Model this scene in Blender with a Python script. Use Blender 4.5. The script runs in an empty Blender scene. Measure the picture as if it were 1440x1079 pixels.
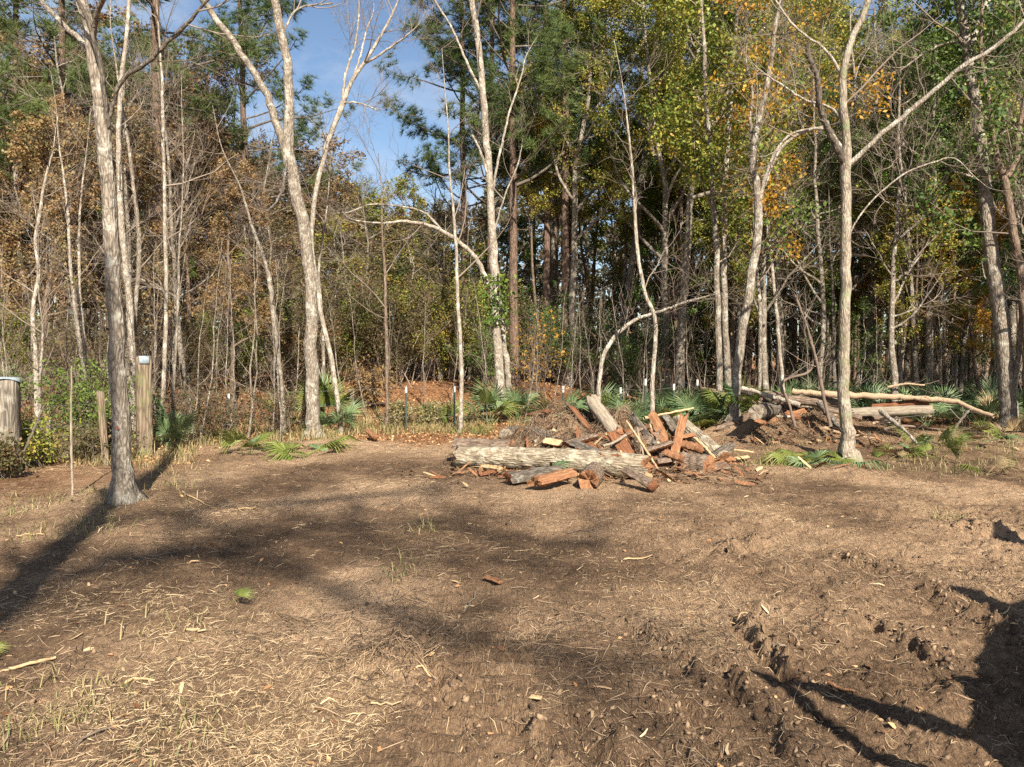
import bpy, math
import numpy as np
from mathutils import Vector, Matrix, Euler

PI = math.pi
sc = bpy.context.scene
COL = sc.collection
RNG = np.random.RandomState(7)

# ------------------------------------------------------------------ camera
FPX, CX, CY, HCAM = 1087.0, 720.0, 539.5, 1.6        # photo pixels (1440 x 1079)
PITCH = math.radians(2.08)
cam_d = bpy.data.cameras.new('camera')
cam = bpy.data.objects.new('camera', cam_d)
COL.objects.link(cam)
cam.location = (0, 0, HCAM)
cam.rotation_euler = (PI / 2 - PITCH, 0, 0)
cam_d.sensor_width = 36
cam_d.lens = 36 * FPX / 1440
cam_d.clip_start = 0.05
cam_d.clip_end = 4000
sc.camera = cam

# ------------------------------------------------------------------ light
SUN_ELEV = math.radians(36)
UX, UY = -0.287, 0.958                                # direction in which shadows fall
world = bpy.data.worlds.new('World')
sc.world = world
world.use_nodes = True
wn = world.node_tree
wn.nodes.clear()
w_out = wn.nodes.new('ShaderNodeOutputWorld')
w_bg = wn.nodes.new('ShaderNodeBackground')
w_sky = wn.nodes.new('ShaderNodeTexSky')
w_sky.sky_type = 'NISHITA'
w_sky.sun_disc = False
w_sky.sun_elevation = SUN_ELEV
w_sky.sun_rotation = math.atan2(-UX, -UY)
w_sky.air_density = 1.0
w_sky.dust_density = 0.6
w_sky.ozone_density = 2.0
w_bg.inputs['Strength'].default_value = 0.06
w_tc = wn.nodes.new('ShaderNodeTexCoord')
w_map = wn.nodes.new('ShaderNodeMapping')
w_map.inputs['Scale'].default_value = (1.6, 1.0, 4.0)
w_map.inputs['Rotation'].default_value = (0, 0.35, 0.4)
w_noise = wn.nodes.new('ShaderNodeTexNoise')
w_noise.inputs['Scale'].default_value = 2.2
w_noise.inputs['Detail'].default_value = 7
w_noise.inputs['Roughness'].default_value = 0.6
w_noise.inputs['Distortion'].default_value = 0.5
w_ramp = wn.nodes.new('ShaderNodeValToRGB')
w_ramp.color_ramp.elements[0].position = 0.47
w_ramp.color_ramp.elements[0].color = (0, 0, 0, 1)
w_ramp.color_ramp.elements[1].position = 0.72
w_ramp.color_ramp.elements[1].color = (0.6, 0.6, 0.6, 1)
w_mix = wn.nodes.new('ShaderNodeMixRGB')
w_mix.inputs['Color2'].default_value = (5.4, 5.7, 6.2, 1)
wn.links.new(w_tc.outputs['Generated'], w_map.inputs['Vector'])
wn.links.new(w_map.outputs['Vector'], w_noise.inputs['Vector'])
wn.links.new(w_noise.outputs['Fac'], w_ramp.inputs['Fac'])
wn.links.new(w_ramp.outputs['Color'], w_mix.inputs['Fac'])
wn.links.new(w_sky.outputs['Color'], w_mix.inputs['Color1'])
wn.links.new(w_mix.outputs['Color'], w_bg.inputs['Color'])
wn.links.new(w_bg.outputs['Background'], w_out.inputs['Surface'])

sun_d = bpy.data.lights.new('sun', 'SUN')
sun_d.energy = 5.0
sun_d.angle = math.radians(0.53)
sun_d.color = (1.0, 0.91, 0.77)
sun = bpy.data.objects.new('sun', sun_d)
COL.objects.link(sun)
sd = Vector((UX * math.cos(SUN_ELEV), UY * math.cos(SUN_ELEV), -math.sin(SUN_ELEV)))
sun.rotation_euler = sd.to_track_quat('-Z', 'Y').to_euler()
sun.location = (5, -15, 15)

sc.view_settings.view_transform = 'Standard'
sc.view_settings.look = 'None'
sc.view_settings.exposure = 1.32
sc.view_settings.gamma = 1.0
sc.view_settings.use_curve_mapping = False
sc.render.engine = 'CYCLES'
sc.cycles.max_bounces = 5
sc.cycles.diffuse_bounces = 2
sc.cycles.transmission_bounces = 3
sc.cycles.use_denoising = False


# ------------------------------------------------------------------ projection and noise helpers
def px2w(px, py, D):
    cx, cz = (px - CX) / FPX, (CY - py) / FPX
    dy = math.cos(PITCH) + cz * math.sin(PITCH)
    dz = -math.sin(PITCH) + cz * math.cos(PITCH)
    t = D / dy
    return np.array([cx * t, D, HCAM + dz * t])


def perlin(x, y, seed=0):
    ix, iy = np.floor(x).astype(np.int64), np.floor(y).astype(np.int64)
    fx, fy = x - ix, y - iy

    def g(i, j, dx, dy):
        h = (i * 374761393 + j * 668265263 + seed * 144269504) & 0xffffffff
        h = ((h ^ (h >> 13)) * 1274126177) & 0xffffffff
        a = ((h ^ (h >> 16)) & 0xffff) / 65536.0 * 2 * PI
        return np.cos(a) * dx + np.sin(a) * dy
    u, v = fx * fx * fx * (fx * (fx * 6 - 15) + 10), fy * fy * fy * (fy * (fy * 6 - 15) + 10)
    a = g(ix, iy, fx, fy) * (1 - u) + g(ix + 1, iy, fx - 1, fy) * u
    b = g(ix, iy + 1, fx, fy - 1) * (1 - u) + g(ix + 1, iy + 1, fx - 1, fy - 1) * u
    return (a * (1 - v) + b * v) * 1.4


def fbm(x, y, octv=3, seed=0, gain=0.5):
    s, a = 0, 1.0
    for k in range(octv):
        s = s + a * perlin(x * 2 ** k + 13.7 * k, y * 2 ** k - 7.1 * k, seed + k)
        a *= gain
    return s


def sm(t):
    t = np.clip(t, 0, 1)
    return t * t * (3 - 2 * t)


def flat_px(px, py):
    d = px2w(px, py, 1.0)
    D = HCAM / max(1e-3, (HCAM - d[2]))
    return np.array([d[0] * D, D])


def line_dist(x, y, pts):
    best, side, tt = np.full(np.shape(x), 1e9), np.zeros(np.shape(x)), np.zeros(np.shape(x))
    n = len(pts) - 1
    for i in range(n):
        a, b = pts[i], pts[i + 1]
        ab = b - a
        L2 = ab @ ab
        t = np.clip(((x - a[0]) * ab[0] + (y - a[1]) * ab[1]) / L2, 0, 1)
        dx, dy = x - a[0] - t * ab[0], y - a[1] - t * ab[1]
        d = np.hypot(dx, dy)
        s = np.sign(ab[0] * dy - ab[1] * dx)
        m = d < best
        best, side, tt = np.where(m, d, best), np.where(m, s, side), np.where(m, (i + t) / n, tt)
    return best, side, tt


def P2(*pp):
    return [flat_px(*p) for p in pp]


RIDGES = [  # ground line, crest height, trench depth, width, trench side
    (P2((1035, 862), (1080, 920), (1140, 972)), 0.045, 0.07, 0.07, 1),
    (P2((800, 985), (850, 1040), (905, 1100)), 0.03, 0.04, 0.08, 1),
    (P2((1300, 825), (1370, 862), (1450, 905)), 0.045, 0.03, 0.10, -1),
    (P2((1215, 865), (1290, 910), (1345, 950)), 0.03, 0.05, 0.06, 1),
    (P2((690, 960), (730, 1010), (790, 1100)), 0.035, 0.03, 0.06, 1),
    (P2((640, 940), (660, 1000), (690, 1100)), 0.03, 0.02, 0.05, -1),
    (P2((1020, 795), (1045, 770), (1075, 760)), 0.05, 0.06, 0.09, 1),
    (P2((1170, 780), (1240, 800)), 0.04, 0.06, 0.09, 1),
    (P2((880, 870), (960, 930), (1010, 985)), 0.03, 0.03, 0.07, 1),
    (P2((1335, 745), (1440, 760)), 0.06, 0.05, 0.13, 1),
    (P2((1010, 930), (1070, 1000), (1140, 1090)), 0.035, 0.04, 0.07, 1),
    (P2((930, 980), (1000, 1079)), 0.03, 0.03, 0.06, -1),
    (P2((560, 900), (590, 945), (612, 1010)), 0.02, 0.05, 0.08, -1),
]
TREAD = P2((640, 1120), (690, 960), (705, 870))
MOUNDS = [(1.10, 11.7, 1.15, 0.75, 0.62), (1.9, 11.2, 0.9, 0.6, 0.26), (0.15, 11.4, 0.7, 0.6, 0.20),
          (5.1, 14.5, 1.3, 0.8, 0.58), (6.3, 13.9, 1.2, 0.6, 0.28),
          (-0.62, 4.05, 0.20, 0.15, 0.09), (5.0, 12.6, 1.0, 0.5, 0.15), (-4.3, 8.3, 0.7, 0.6, 0.10),
          (4.35, 10.3, 0.6, 0.6, 0.10), (-3.2, 13.6, 0.7, 0.6, 0.12)]


def zone_forest(x, y):
    edge = 13.6 + 1.0 * fbm(x * 0.35, x * 0 + 2.2, 2, 41) + 2.6 * sm((x - 3) / 4.0)
    left = sm((-x - 4.6 + 0.5 * fbm(y * 0.5, x * 0.2, 2, 17)) / 0.8) * sm((y - 7.5) / 2.0)
    return np.maximum(sm((y - edge) / 1.6), 0.4 * left)


def gh(x, y, fine=True):
    x, y = np.asarray(x, float), np.asarray(y, float)
    h = 0.05 * fbm(x * 0.22, y * 0.22, 2, 1)
    h = h + 0.80 * sm((y - 16.5) / 6.5) * (1 - sm((x - 0.5) / 5.0))
    nz = fbm(x * 2.1, y * 2.1, 3, 5)
    for mx, my, rx, ry, mh in MOUNDS:
        g = np.exp(-((x - mx) / rx) ** 2 - ((y - my) / ry) ** 2)
        h = h + mh * g * (1 + 0.30 * nz)
    near = sm((18 - y) / 6) * sm((y + 1) / 2)
    forest = zone_forest(x, y)
    if fine:
        rough = 0.35 + 0.65 * sm(0.5 + 0.9 * fbm(x * 0.45, y * 0.45, 2, 9) + 0.35 * sm((x - 0.5) / 2)) + 0.7 * sm((x / np.maximum(y, 0.5) - 0.05) / 0.3) * sm((9.5 - y) / 3)
        h = h + near * (1 - 0.6 * forest) * rough * (0.030 * fbm(x * 1.6, y * 1.6, 3, 11) + 0.018 * np.abs(fbm(x * 6, y * 6, 3, 15)) + 0.012 * fbm(x * 5.3, y * 4.1, 2, 27) + 0.012 * fbm(x * 17, y * 17, 2, 19, 0.6) + 0.009 * np.abs(fbm(x * 33, y * 33, 2, 29)))
        for pts, up, dn, w, sg in RIDGES:
            lo, hi = np.min(pts, 0) - 0.6, np.max(pts, 0) + 0.6
            m = (x > lo[0]) & (x < hi[0]) & (y > lo[1]) & (y < hi[1])
            if not np.any(m):
                continue
            xm, ym = x[m], y[m]
            d, s, t = line_dist(xm, ym, pts)
            s = s * sg * d
            env = sm(t / 0.15) * sm((1 - t) / 0.15)
            k = np.clip(0.55 + 0.9 * fbm(xm * 7, ym * 7, 3, 23, 0.65), 0, 2)
            ad = 1.6 * env * (up * k * np.exp(-((s - 0.02) / w) ** 2) - dn * np.clip(k, 0.1, 1.1) * np.exp(-((s + w * 0.95) / (w * 0.55)) ** 2))
            h = h.copy() if isinstance(h, np.ndarray) else h
            h[m] = h[m] + ad
        lo, hi = np.min(TREAD, 0) - 0.5, np.max(TREAD, 0) + 0.5
        m = (x > lo[0]) & (x < hi[0]) & (y > lo[1]) & (y < hi[1])
        if np.any(m):
            d, s, t = line_dist(x[m], y[m], TREAD)
            band = sm((0.24 - d) / 0.06) * sm((1 - t) / 0.2)
            y0 = y[m] + 0.02 * nz[m]
            h[m] = h[m] * (1 - 0.5 * band) + band * (-0.015 + 0.026 * np.sin(y0 * 2 * PI / 0.150))
    return h


def gh1(x, y):
    return float(gh(np.array([x]), np.array([y]))[0])


def gpx(px, py):
    """world point where the view ray through a photo pixel meets the ground"""
    D = 2.0
    for k in range(400):
        p = px2w(px, py, D)
        e = p[2] - gh(np.array([p[0]]), np.array([p[1]]), False)[0]
        if e <= 0 or D > 70:
            break
        D += max(0.02, min(0.5, e * 3))
    return np.array([p[0], p[1], gh1(p[0], p[1])])


# ------------------------------------------------------------------ mesh helpers
def mesh_np(name, V, faces, mats, fm=None, smooth=False, cols=None):
    """faces: list of int arrays (n,3) or (n,4); fm: list of material numbers (scalar or array) in step with faces"""
    me = bpy.data.meshes.new(name)
    V = np.asarray(V, np.float32)
    me.vertices.add(len(V))
    me.vertices.foreach_set('co', V.ravel())
    loops = np.concatenate([np.asarray(f).ravel() for f in faces]).astype(np.int32)
    tot = np.concatenate([np.full(len(f), np.shape(f)[1], np.int32) for f in faces])
    start = np.concatenate([[0], np.cumsum(tot)[:-1]]).astype(np.int32)
    me.loops.add(len(loops))
    me.loops.foreach_set('vertex_index', loops)
    me.polygons.add(len(tot))
    me.polygons.foreach_set('loop_start', start)
    if fm is not None:
        mi = np.concatenate([np.full(len(f), m, np.int32) if np.isscalar(m) else np.asarray(m, np.int32) for f, m in zip(faces, fm)])
        me.polygons.foreach_set('material_index', mi)
    if smooth:
        me.polygons.foreach_set('use_smooth', np.ones(len(tot), bool))
    for m in (mats if isinstance(mats, (list, tuple)) else [mats]):
        me.materials.append(m)
    if cols:
        for cn, arr in cols.items():
            at = me.attributes.new(cn, 'FLOAT', 'POINT')
            at.data.foreach_set('value', np.asarray(arr, np.float32))
    me.update(calc_edges=True)
    return me


def link(name, me, parent=None, loc=(0, 0, 0), rot=(0, 0, 0), scl=(1, 1, 1)):
    o = bpy.data.objects.new(name, me)
    COL.objects.link(o)
    o.location, o.rotation_euler, o.scale = loc, rot, scl
    if parent is not None:
        o.parent = parent
    return o


def tag(o, label, cat, group=None):
    o['label'], o['category'], o['kind'] = label, cat, 'thing'
    if group:
        o['group'] = group
    return o


def stuff(o, label=None):
    o['kind'] = 'stuff'
    if label:
        o['label'] = label
    return o


def nrm(a):
    return a / np.maximum(np.linalg.norm(a, axis=-1, keepdims=True), 1e-9)


def tubes(P, R, S=6, bump=0.0, rng=RNG):
    """P (M,K,3), R (M,K) -> verts, quads"""
    M, K, _ = P.shape
    T = np.empty_like(P)
    T[:, 1:-1] = P[:, 2:] - P[:, :-2]
    T[:, 0], T[:, -1] = P[:, 1] - P[:, 0], P[:, -1] - P[:, -2]
    T = nrm(T)
    mt = nrm(T.mean(1))
    ref = np.where(np.abs(mt[:, 2:3]) > 0.8, np.array([[1.0, 0, 0]]), np.array([[0, 0, 1.0]]))[:, None, :]
    A = nrm(np.cross(T, np.broadcast_to(ref, T.shape)))
    B = np.cross(T, A)
    th = np.arange(S) * 2 * PI / S
    RR = R[:, :, None] * (1 + bump * (rng.rand(M, K, S) - 0.5) * 2 if bump else np.ones((1, 1, S)))
    V = P[:, :, None] + RR[..., None] * (np.cos(th)[None, None, :, None] * A[:, :, None] + np.sin(th)[None, None, :, None] * B[:, :, None])
    idx = np.arange(M * K * S).reshape(M, K, S)
    a, b = idx[:, :-1], idx[:, 1:]
    F = np.stack([a, np.roll(a, -1, 2), np.roll(b, -1, 2), b], -1).reshape(-1, 4)
    return V.reshape(-1, 3), F


def join(parts):
    """parts: list of (V, [faces...]) -> V, faces"""
    off, VV, FF = 0, [], []
    for V, fs in parts:
        VV.append(V)
        for f in (fs if isinstance(fs, list) else [fs]):
            FF.append(np.asarray(f) + off)
        off += len(V)
    return np.concatenate(VV), FF


def spawn(P, R, n, trange, lrange, arange, rfac, K, up=0.1, wob=0.15, tdecay=0.4, rng=RNG, rmin=0.002, droop=0.0):
    M, K0, _ = P.shape
    N = M * n
    pi = np.repeat(np.arange(M), n)
    t = trange[0] + (trange[1] - trange[0]) * ((np.tile(np.arange(n), M) + rng.rand(N)) / n)
    f = np.clip(t * (K0 - 1), 0, K0 - 1.001)
    i = f.astype(int)
    u = (f - i)[:, None]
    p = P[pi, i] * (1 - u) + P[pi, i + 1] * u
    r0 = R[pi, i] * (1 - u[:, 0]) + R[pi, i + 1] * u[:, 0]
    T = nrm(P[pi, i + 1] - P[pi, i])
    rv = rng.randn(N, 3)
    perp = nrm(rv - (rv * T).sum(1, keepdims=True) * T)
    a = np.radians(arange[0] + (arange[1] - arange[0]) * rng.rand(N))[:, None]
    d = T * np.cos(a) + perp * np.sin(a)
    L = (lrange[0] + (lrange[1] - lrange[0]) * rng.rand(N)) * (1 - tdecay * (t - trange[0]) / max(1e-6, trange[1] - trange[0]))
    Q = np.empty((N, K, 3))
    Q[:, 0] = p
    st = (L / (K - 1))[:, None]
    for k in range(1, K):
        d = nrm(d + np.array([[0, 0, up - droop * k]]) + wob * rng.randn(N, 3))
        Q[:, k] = Q[:, k - 1] + d * st
    rb = np.maximum(np.minimum(r0 * 0.8, rfac * L), rmin)
    RR = np.maximum(rb[:, None] * np.linspace(1, 0.22, K)[None], rmin * 0.6)
    return Q, RR


def rotmats(n, rng, flat=0.0):
    """random rotations; flat > 0 pulls local z towards world z"""
    z = nrm(rng.randn(n, 3) + np.array([[0, 0, flat * 2]]))
    x = nrm(np.cross(z, rng.randn(n, 3)))
    y = np.cross(z, x)
    return np.stack([x, y, z], -1)


LEAF = (np.array([[0, -0.5, 0], [0.32, 0.0, 0.10], [0, 0.55, 0], [-0.32, 0.0, 0.10]]), np.array([[0, 1, 2], [0, 2, 3]]))
SPRAY = []
for k in range(5):
    a = k * 1.25 + 0.3
    c, s = math.cos(a), math.sin(a)
    b = np.array([[0.05, 0, 0], [0.35, 0.14, 0.06 * (k % 3 - 1)], [0.62, 0.02, 0.12 * (k % 2)], [0.32, -0.15, 0.05]])
    SPRAY.append((np.stack([b[:, 0] * c - b[:, 1] * s, b[:, 0] * s + b[:, 1] * c, b[:, 2] + 0.1 * math.sin(k * 2.1)], -1), np.array([[0, 1, 2], [0, 2, 3]])))
SPRAY = join(SPRAY)
SPRAY = (SPRAY[0], np.concatenate(SPRAY[1]))


def needle_tuft(n, rng):
    parts = []
    for k in range(n):
        d = nrm(np.array([rng.randn() * 0.8, rng.randn() * 0.8, rng.rand() * 1.3 + 0.05]))
        s = nrm(np.cross(d, rng.randn(3))) * 0.026
        tip = d * (0.75 + 0.3 * rng.rand()) + np.array([0, 0, -0.12])
        parts.append((np.array([-s, s, tip]), np.array([[0, 1, 2]])))
    V, F = join(parts)
    return V, np.concatenate(F)


TUFT = needle_tuft(26, np.random.RandomState(3))


def cards(pos, size, tmpl, rng, flat=0.25, dirs=None):
    V0, F0 = tmpl
    n = len(pos)
    size = np.broadcast_to(size, (n,))
    if dirs is None:
        Rm = rotmats(n, rng, flat)
    else:
        z = nrm(dirs)
        x = nrm(np.cross(z, rng.randn(n, 3)))
        Rm = np.stack([x, np.cross(z, x), z], -1)
    V = np.einsum('nij,kj->nki', Rm, V0) * size[:, None, None] + pos[:, None]
    F = F0[None] + (np.arange(n) * len(V0))[:, None, None]
    return V.reshape(-1, 3), F.reshape(-1, F0.shape[1])


def on_twigs(P, per, spread, rng, t0=0.25):
    M, K, _ = P.shape
    N = M * per
    pi = np.repeat(np.arange(M), per)
    f = (t0 + (1 - t0) * rng.rand(N)) * (K - 1.001)
    i = f.astype(int)
    u = (f - i)[:, None]
    return P[pi, i] * (1 - u) + P[pi, i + 1] * u + rng.randn(N, 3) * spread


# ------------------------------------------------------------------ materials
def newmat(name):
    m = bpy.data.materials.new(name)
    m.use_nodes = True
    nt = m.node_tree
    nt.nodes.clear()
    return m, nt, nt.nodes.new('ShaderNodeOutputMaterial')


def N(nt, typ, **kw):
    n = nt.nodes.new('ShaderNode' + typ)
    for k, v in kw.items():
        if k in n.inputs:
            n.inputs[k].default_value = v
        else:
            setattr(n, k, v)
    return n


def ramp(nt, stops):
    r = nt.nodes.new('ShaderNodeValToRGB')
    cr = r.color_ramp
    while len(cr.elements) < len(stops):
        cr.elements.new(0.5)
    for e, (p, c) in zip(cr.elements, stops):
        e.position = p
        e.color = (*c, 1) if len(c) == 3 else c
    return r


def leaf_mat(name, cols, trans=0.28, rough=0.55):
    m, nt, out = newmat(name)
    L = nt.links.new
    geo = N(nt, 'NewGeometry')
    oi = N(nt, 'ObjectInfo')
    tc = N(nt, 'TexCoord')
    no = N(nt, 'TexNoise', Scale=0.55, Detail=2.0)
    L(tc.outputs['Object'], no.inputs['Vector'])
    a = N(nt, 'Math', operation='MULTIPLY_ADD')
    a.inputs[1].default_value, a.inputs[2].default_value = 0.50, -0.22
    L(geo.outputs['Random Per Island'], a.inputs[0])
    b = N(nt, 'Math', operation='MULTIPLY_ADD')
    b.inputs[1].default_value = 1.1
    L(no.outputs['Fac'], b.inputs[0])
    L(a.outputs[0], b.inputs[2])
    c = N(nt, 'Math', operation='MULTIPLY_ADD')
    c.inputs[1].default_value = 0.24
    L(oi.outputs['Random'], c.inputs[0])
    L(b.outputs[0], c.inputs[2])
    d = N(nt, 'Math', operation='ADD')
    d.inputs[1].default_value = -0.12
    L(c.outputs[0], d.inputs[0])
    r = ramp(nt, [(i / (len(cols) - 1) * 0.7 + 0.15, cc) for i, cc in enumerate(cols)])
    L(d.outputs[0], r.inputs['Fac'])
    df = N(nt, 'BsdfPrincipled', Roughness=rough)
    df.inputs['Specular IOR Level'].default_value = 0.35
    tr = N(nt, 'BsdfTranslucent')
    mx = N(nt, 'MixShader')
    mx.inputs[0].default_value = trans
    L(r.outputs[0], df.inputs['Base Color'])
    L(r.outputs[0], tr.inputs['Color'])
    L(df.outputs[0], mx.inputs[1])
    L(tr.outputs[0], mx.inputs[2])
    L(mx.outputs[0], out.inputs['Surface'])
    return m


def bark_mat(name, dark, light, lichen=None, lic_amt=0.5, scale=9.0, zs=0.28, bump=0.6, moss=None):
    m, nt, out = newmat(name)
    L = nt.links.new
    tc = N(nt, 'TexCoord')
    mp = N(nt, 'Mapping')
    mp.inputs['Scale'].default_value = (1, 1, zs)
    L(tc.outputs['Object'], mp.inputs['Vector'])
    n1 = N(nt, 'TexNoise', Scale=scale * 2.2, Detail=6.0, Roughness=0.7)
    v1 = N(nt, 'TexVoronoi', Scale=scale * 3.2, feature='DISTANCE_TO_EDGE')
    dn = N(nt, 'TexNoise', Scale=scale, Detail=3.0)
    vm = N(nt, 'VectorMath', operation='MULTIPLY_ADD')
    vm.inputs[1].default_value = (0.09, 0.09, 0.09)
    L(dn.outputs['Color'], vm.inputs[0])
    L(mp.outputs[0], vm.inputs[2])
    L(mp.outputs[0], n1.inputs['Vector'])
    L(mp.outputs[0], dn.inputs['Vector'])
    L(vm.outputs[0], v1.inputs['Vector'])
    mul = N(nt, 'Math', operation='MULTIPLY')
    L(v1.outputs['Distance'], mul.inputs[0])
    mul.inputs[1].default_value = 1.3
    ad = N(nt, 'Math', operation='ADD')
    L(mul.outputs[0], ad.inputs[0])
    L(n1.outputs['Fac'], ad.inputs[1])
    sb = N(nt, 'Math', operation='MULTIPLY')
    L(ad.outputs[0], sb.inputs[0])
    sb.inputs[1].default_value = 0.86
    r = ramp(nt, [(0.28, dark), (0.72, light)])
    L(sb.outputs[0], r.inputs['Fac'])
    col = r.outputs[0]
    if lichen:
        n2 = N(nt, 'TexNoise', Scale=scale * 0.7, Detail=7.0, Roughness=0.72)
        L(tc.outputs['Object'], n2.inputs['Vector'])
        r2 = ramp(nt, [(0.62 - 0.22 * lic_amt, (0, 0, 0)), (0.70 - 0.16 * lic_amt, (1, 1, 1))])
        L(n2.outputs['Fac'], r2.inputs['Fac'])
        mx = N(nt, 'MixRGB')
        mx.inputs['Color2'].default_value = (*lichen, 1)
        mm = N(nt, 'Math', operation='MULTIPLY')
        mm.inputs[1].default_value = 0.8
        L(r2.outputs[0], mm.inputs[0])
        L(mm.outputs[0], mx.inputs['Fac'])
        L(col, mx.inputs['Color1'])
        col = mx.outputs[0]
    if moss:
        n3 = N(nt, 'TexNoise', Scale=scale * 0.35, Detail=6.0, Roughness=0.7)
        L(tc.outputs['Object'], n3.inputs['Vector'])
        r3 = ramp(nt, [(0.5, (0, 0, 0)), (0.66, (0.8, 0.8, 0.8))])
        L(n3.outputs['Fac'], r3.inputs['Fac'])
        mx = N(nt, 'MixRGB')
        mx.inputs['Color2'].default_value = (*moss, 1)
        L(r3.outputs[0], mx.inputs['Fac'])
        L(col, mx.inputs['Color1'])
        col = mx.outputs[0]
    bs = N(nt, 'BsdfPrincipled', Roughness=0.92)
    bs.inputs['Specular IOR Level'].default_value = 0.15
    bp = N(nt, 'Bump', Strength=bump, Distance=0.03)
    L(sb.outputs[0], bp.inputs['Height'])
    L(bp.outputs[0], bs.inputs['Normal'])
    L(col, bs.inputs['Base Color'])
    L(bs.outputs[0], out.inputs['Surface'])
    return m


def plain_mat(name, cols, rough=0.85, scale=6.0, stretch=(1, 1, 1), island=0.0, bump=0.0, metal=0.0):
    m, nt, out = newmat(name)
    L = nt.links.new
    tc = N(nt, 'TexCoord')
    mp = N(nt, 'Mapping')
    mp.inputs['Scale'].default_value = stretch
    L(tc.outputs['Object'], mp.inputs['Vector'])
    n1 = N(nt, 'TexNoise', Scale=scale, Detail=6.0, Roughness=0.65)
    L(mp.outputs[0], n1.inputs['Vector'])
    fac = n1.outputs['Fac']
    if island:
        geo = N(nt, 'NewGeometry')
        a = N(nt, 'Math', operation='MULTIPLY_ADD')
        a.inputs[1].default_value, a.inputs[2].default_value = island, -island / 2
        L(geo.outputs['Random Per Island'], a.inputs[0])
        b = N(nt, 'Math', operation='ADD')
        L(a.outputs[0], b.inputs[0])
        L(fac, b.inputs[1])
        fac = b.outputs[0]
    r = ramp(nt, [(0.25 + 0.5 * i / (len(cols) - 1), c) for i, c in enumerate(cols)])
    L(fac, r.inputs['Fac'])
    bs = N(nt, 'BsdfPrincipled', Roughness=rough, Metallic=metal)
    bs.inputs['Specular IOR Level'].default_value = 0.2
    L(r.outputs[0], bs.inputs['Base Color'])
    if bump:
        bp = N(nt, 'Bump', Strength=bump, Distance=0.02)
        L(n1.outputs['Fac'], bp.inputs['Height'])
        L(bp.outputs[0], bs.inputs['Normal'])
    L(bs.outputs[0], out.inputs['Surface'])
    return m


M = {}
M['bark_grey'] = bark_mat('bark_grey', (0.045, 0.037, 0.029), (0.28, 0.235, 0.185), (0.44, 0.42, 0.355), 0.5, 9, bump=0.9)
M['bark_pale'] = bark_mat('bark_pale', (0.085, 0.070, 0.054), (0.35, 0.30, 0.24), (0.50, 0.47, 0.40), 0.55, 10, bump=0.7)
M['bark_dark'] = bark_mat('bark_dark', (0.03, 0.025, 0.02), (0.15, 0.125, 0.10), (0.30, 0.30, 0.26), 0.3, 9)
M['bark_brown'] = bark_mat('bark_brown', (0.045, 0.030, 0.021), (0.21, 0.155, 0.115), (0.36, 0.34, 0.28), 0.15, 8)
M['bark_pine'] = bark_mat('bark_pine', (0.035, 0.024, 0.018), (0.17, 0.115, 0.085), None, 0, 5, 0.35, 0.9)
M['bark_vine'] = bark_mat('bark_vine', (0.07, 0.05, 0.035), (0.32, 0.27, 0.21), (0.42, 0.41, 0.34), 0.45, 9, moss=(0.12, 0.14, 0.05))
M['bark_log'] = bark_mat('bark_log', (0.07, 0.05, 0.035), (0.33, 0.27, 0.19), (0.45, 0.41, 0.31), 0.65, 9, 0.22, 1.0)
M['twig_grey'] = plain_mat('twig_grey', [(0.10, 0.078, 0.06), (0.26, 0.21, 0.165)], 0.9, 3, island=0.6)
M['twig_brown'] = plain_mat('twig_brown', [(0.07, 0.05, 0.04), (0.20, 0.15, 0.115)], 0.9, 3, island=0.6)
M['leaf_olive'] = leaf_mat('leaf_olive', [(0.045, 0.080, 0.014), (0.10, 0.145, 0.022), (0.19, 0.22, 0.034), (0.29, 0.28, 0.045), (0.36, 0.25, 0.05)])
M['leaf_green'] = leaf_mat('leaf_green', [(0.020, 0.050, 0.012), (0.045, 0.095, 0.018), (0.09, 0.15, 0.028), (0.16, 0.21, 0.04)])
M['leaf_bright'] = leaf_mat('leaf_bright', [(0.05, 0.10, 0.015), (0.10, 0.16, 0.025), (0.16, 0.20, 0.035)])
M['leaf_rust'] = leaf_mat('leaf_rust', [(0.11, 0.065, 0.034), (0.22, 0.125, 0.05), (0.30, 0.19, 0.08), (0.19, 0.17, 0.07)])
M['leaf_yellow'] = leaf_mat('leaf_yellow', [(0.22, 0.12, 0.02), (0.42, 0.22, 0.025), (0.50, 0.30, 0.04)], 0.4)
M['leaf_brush'] = leaf_mat('leaf_brush', [(0.075, 0.048, 0.028), (0.11, 0.082, 0.038), (0.085, 0.10, 0.028), (0.17, 0.125, 0.058), (0.18, 0.09, 0.05)])
M['leaf_far'] = leaf_mat('leaf_far', [(0.022, 0.035, 0.012), (0.055, 0.048, 0.024), (0.10, 0.072, 0.04), (0.055, 0.070, 0.024)])
M['needle'] = leaf_mat('needle', [(0.028, 0.058, 0.018), (0.06, 0.10, 0.026), (0.13, 0.165, 0.045)], 0.2)
M['palmetto'] = leaf_mat('palmetto', [(0.075, 0.125, 0.055), (0.14, 0.21, 0.095), (0.24, 0.30, 0.145)], 0.25, 0.35)
M['palmetto_yellow'] = leaf_mat('palmetto_yellow', [(0.10, 0.15, 0.03), (0.18, 0.22, 0.05), (0.26, 0.27, 0.08)], 0.3, 0.4)  # yellow-green fans, yellower than the blue-green palmetto
M['palmetto_dry'] = leaf_mat('palmetto_dry', [(0.18, 0.12, 0.06), (0.30, 0.22, 0.12), (0.36, 0.28, 0.14)], 0.2)
M['wood_red'] = plain_mat('wood_red', [(0.05, 0.034, 0.024), (0.13, 0.058, 0.030), (0.21, 0.088, 0.042), (0.32, 0.17, 0.085)], 0.9, 9, (6, 6, 0.8), bump=1.0)
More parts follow.
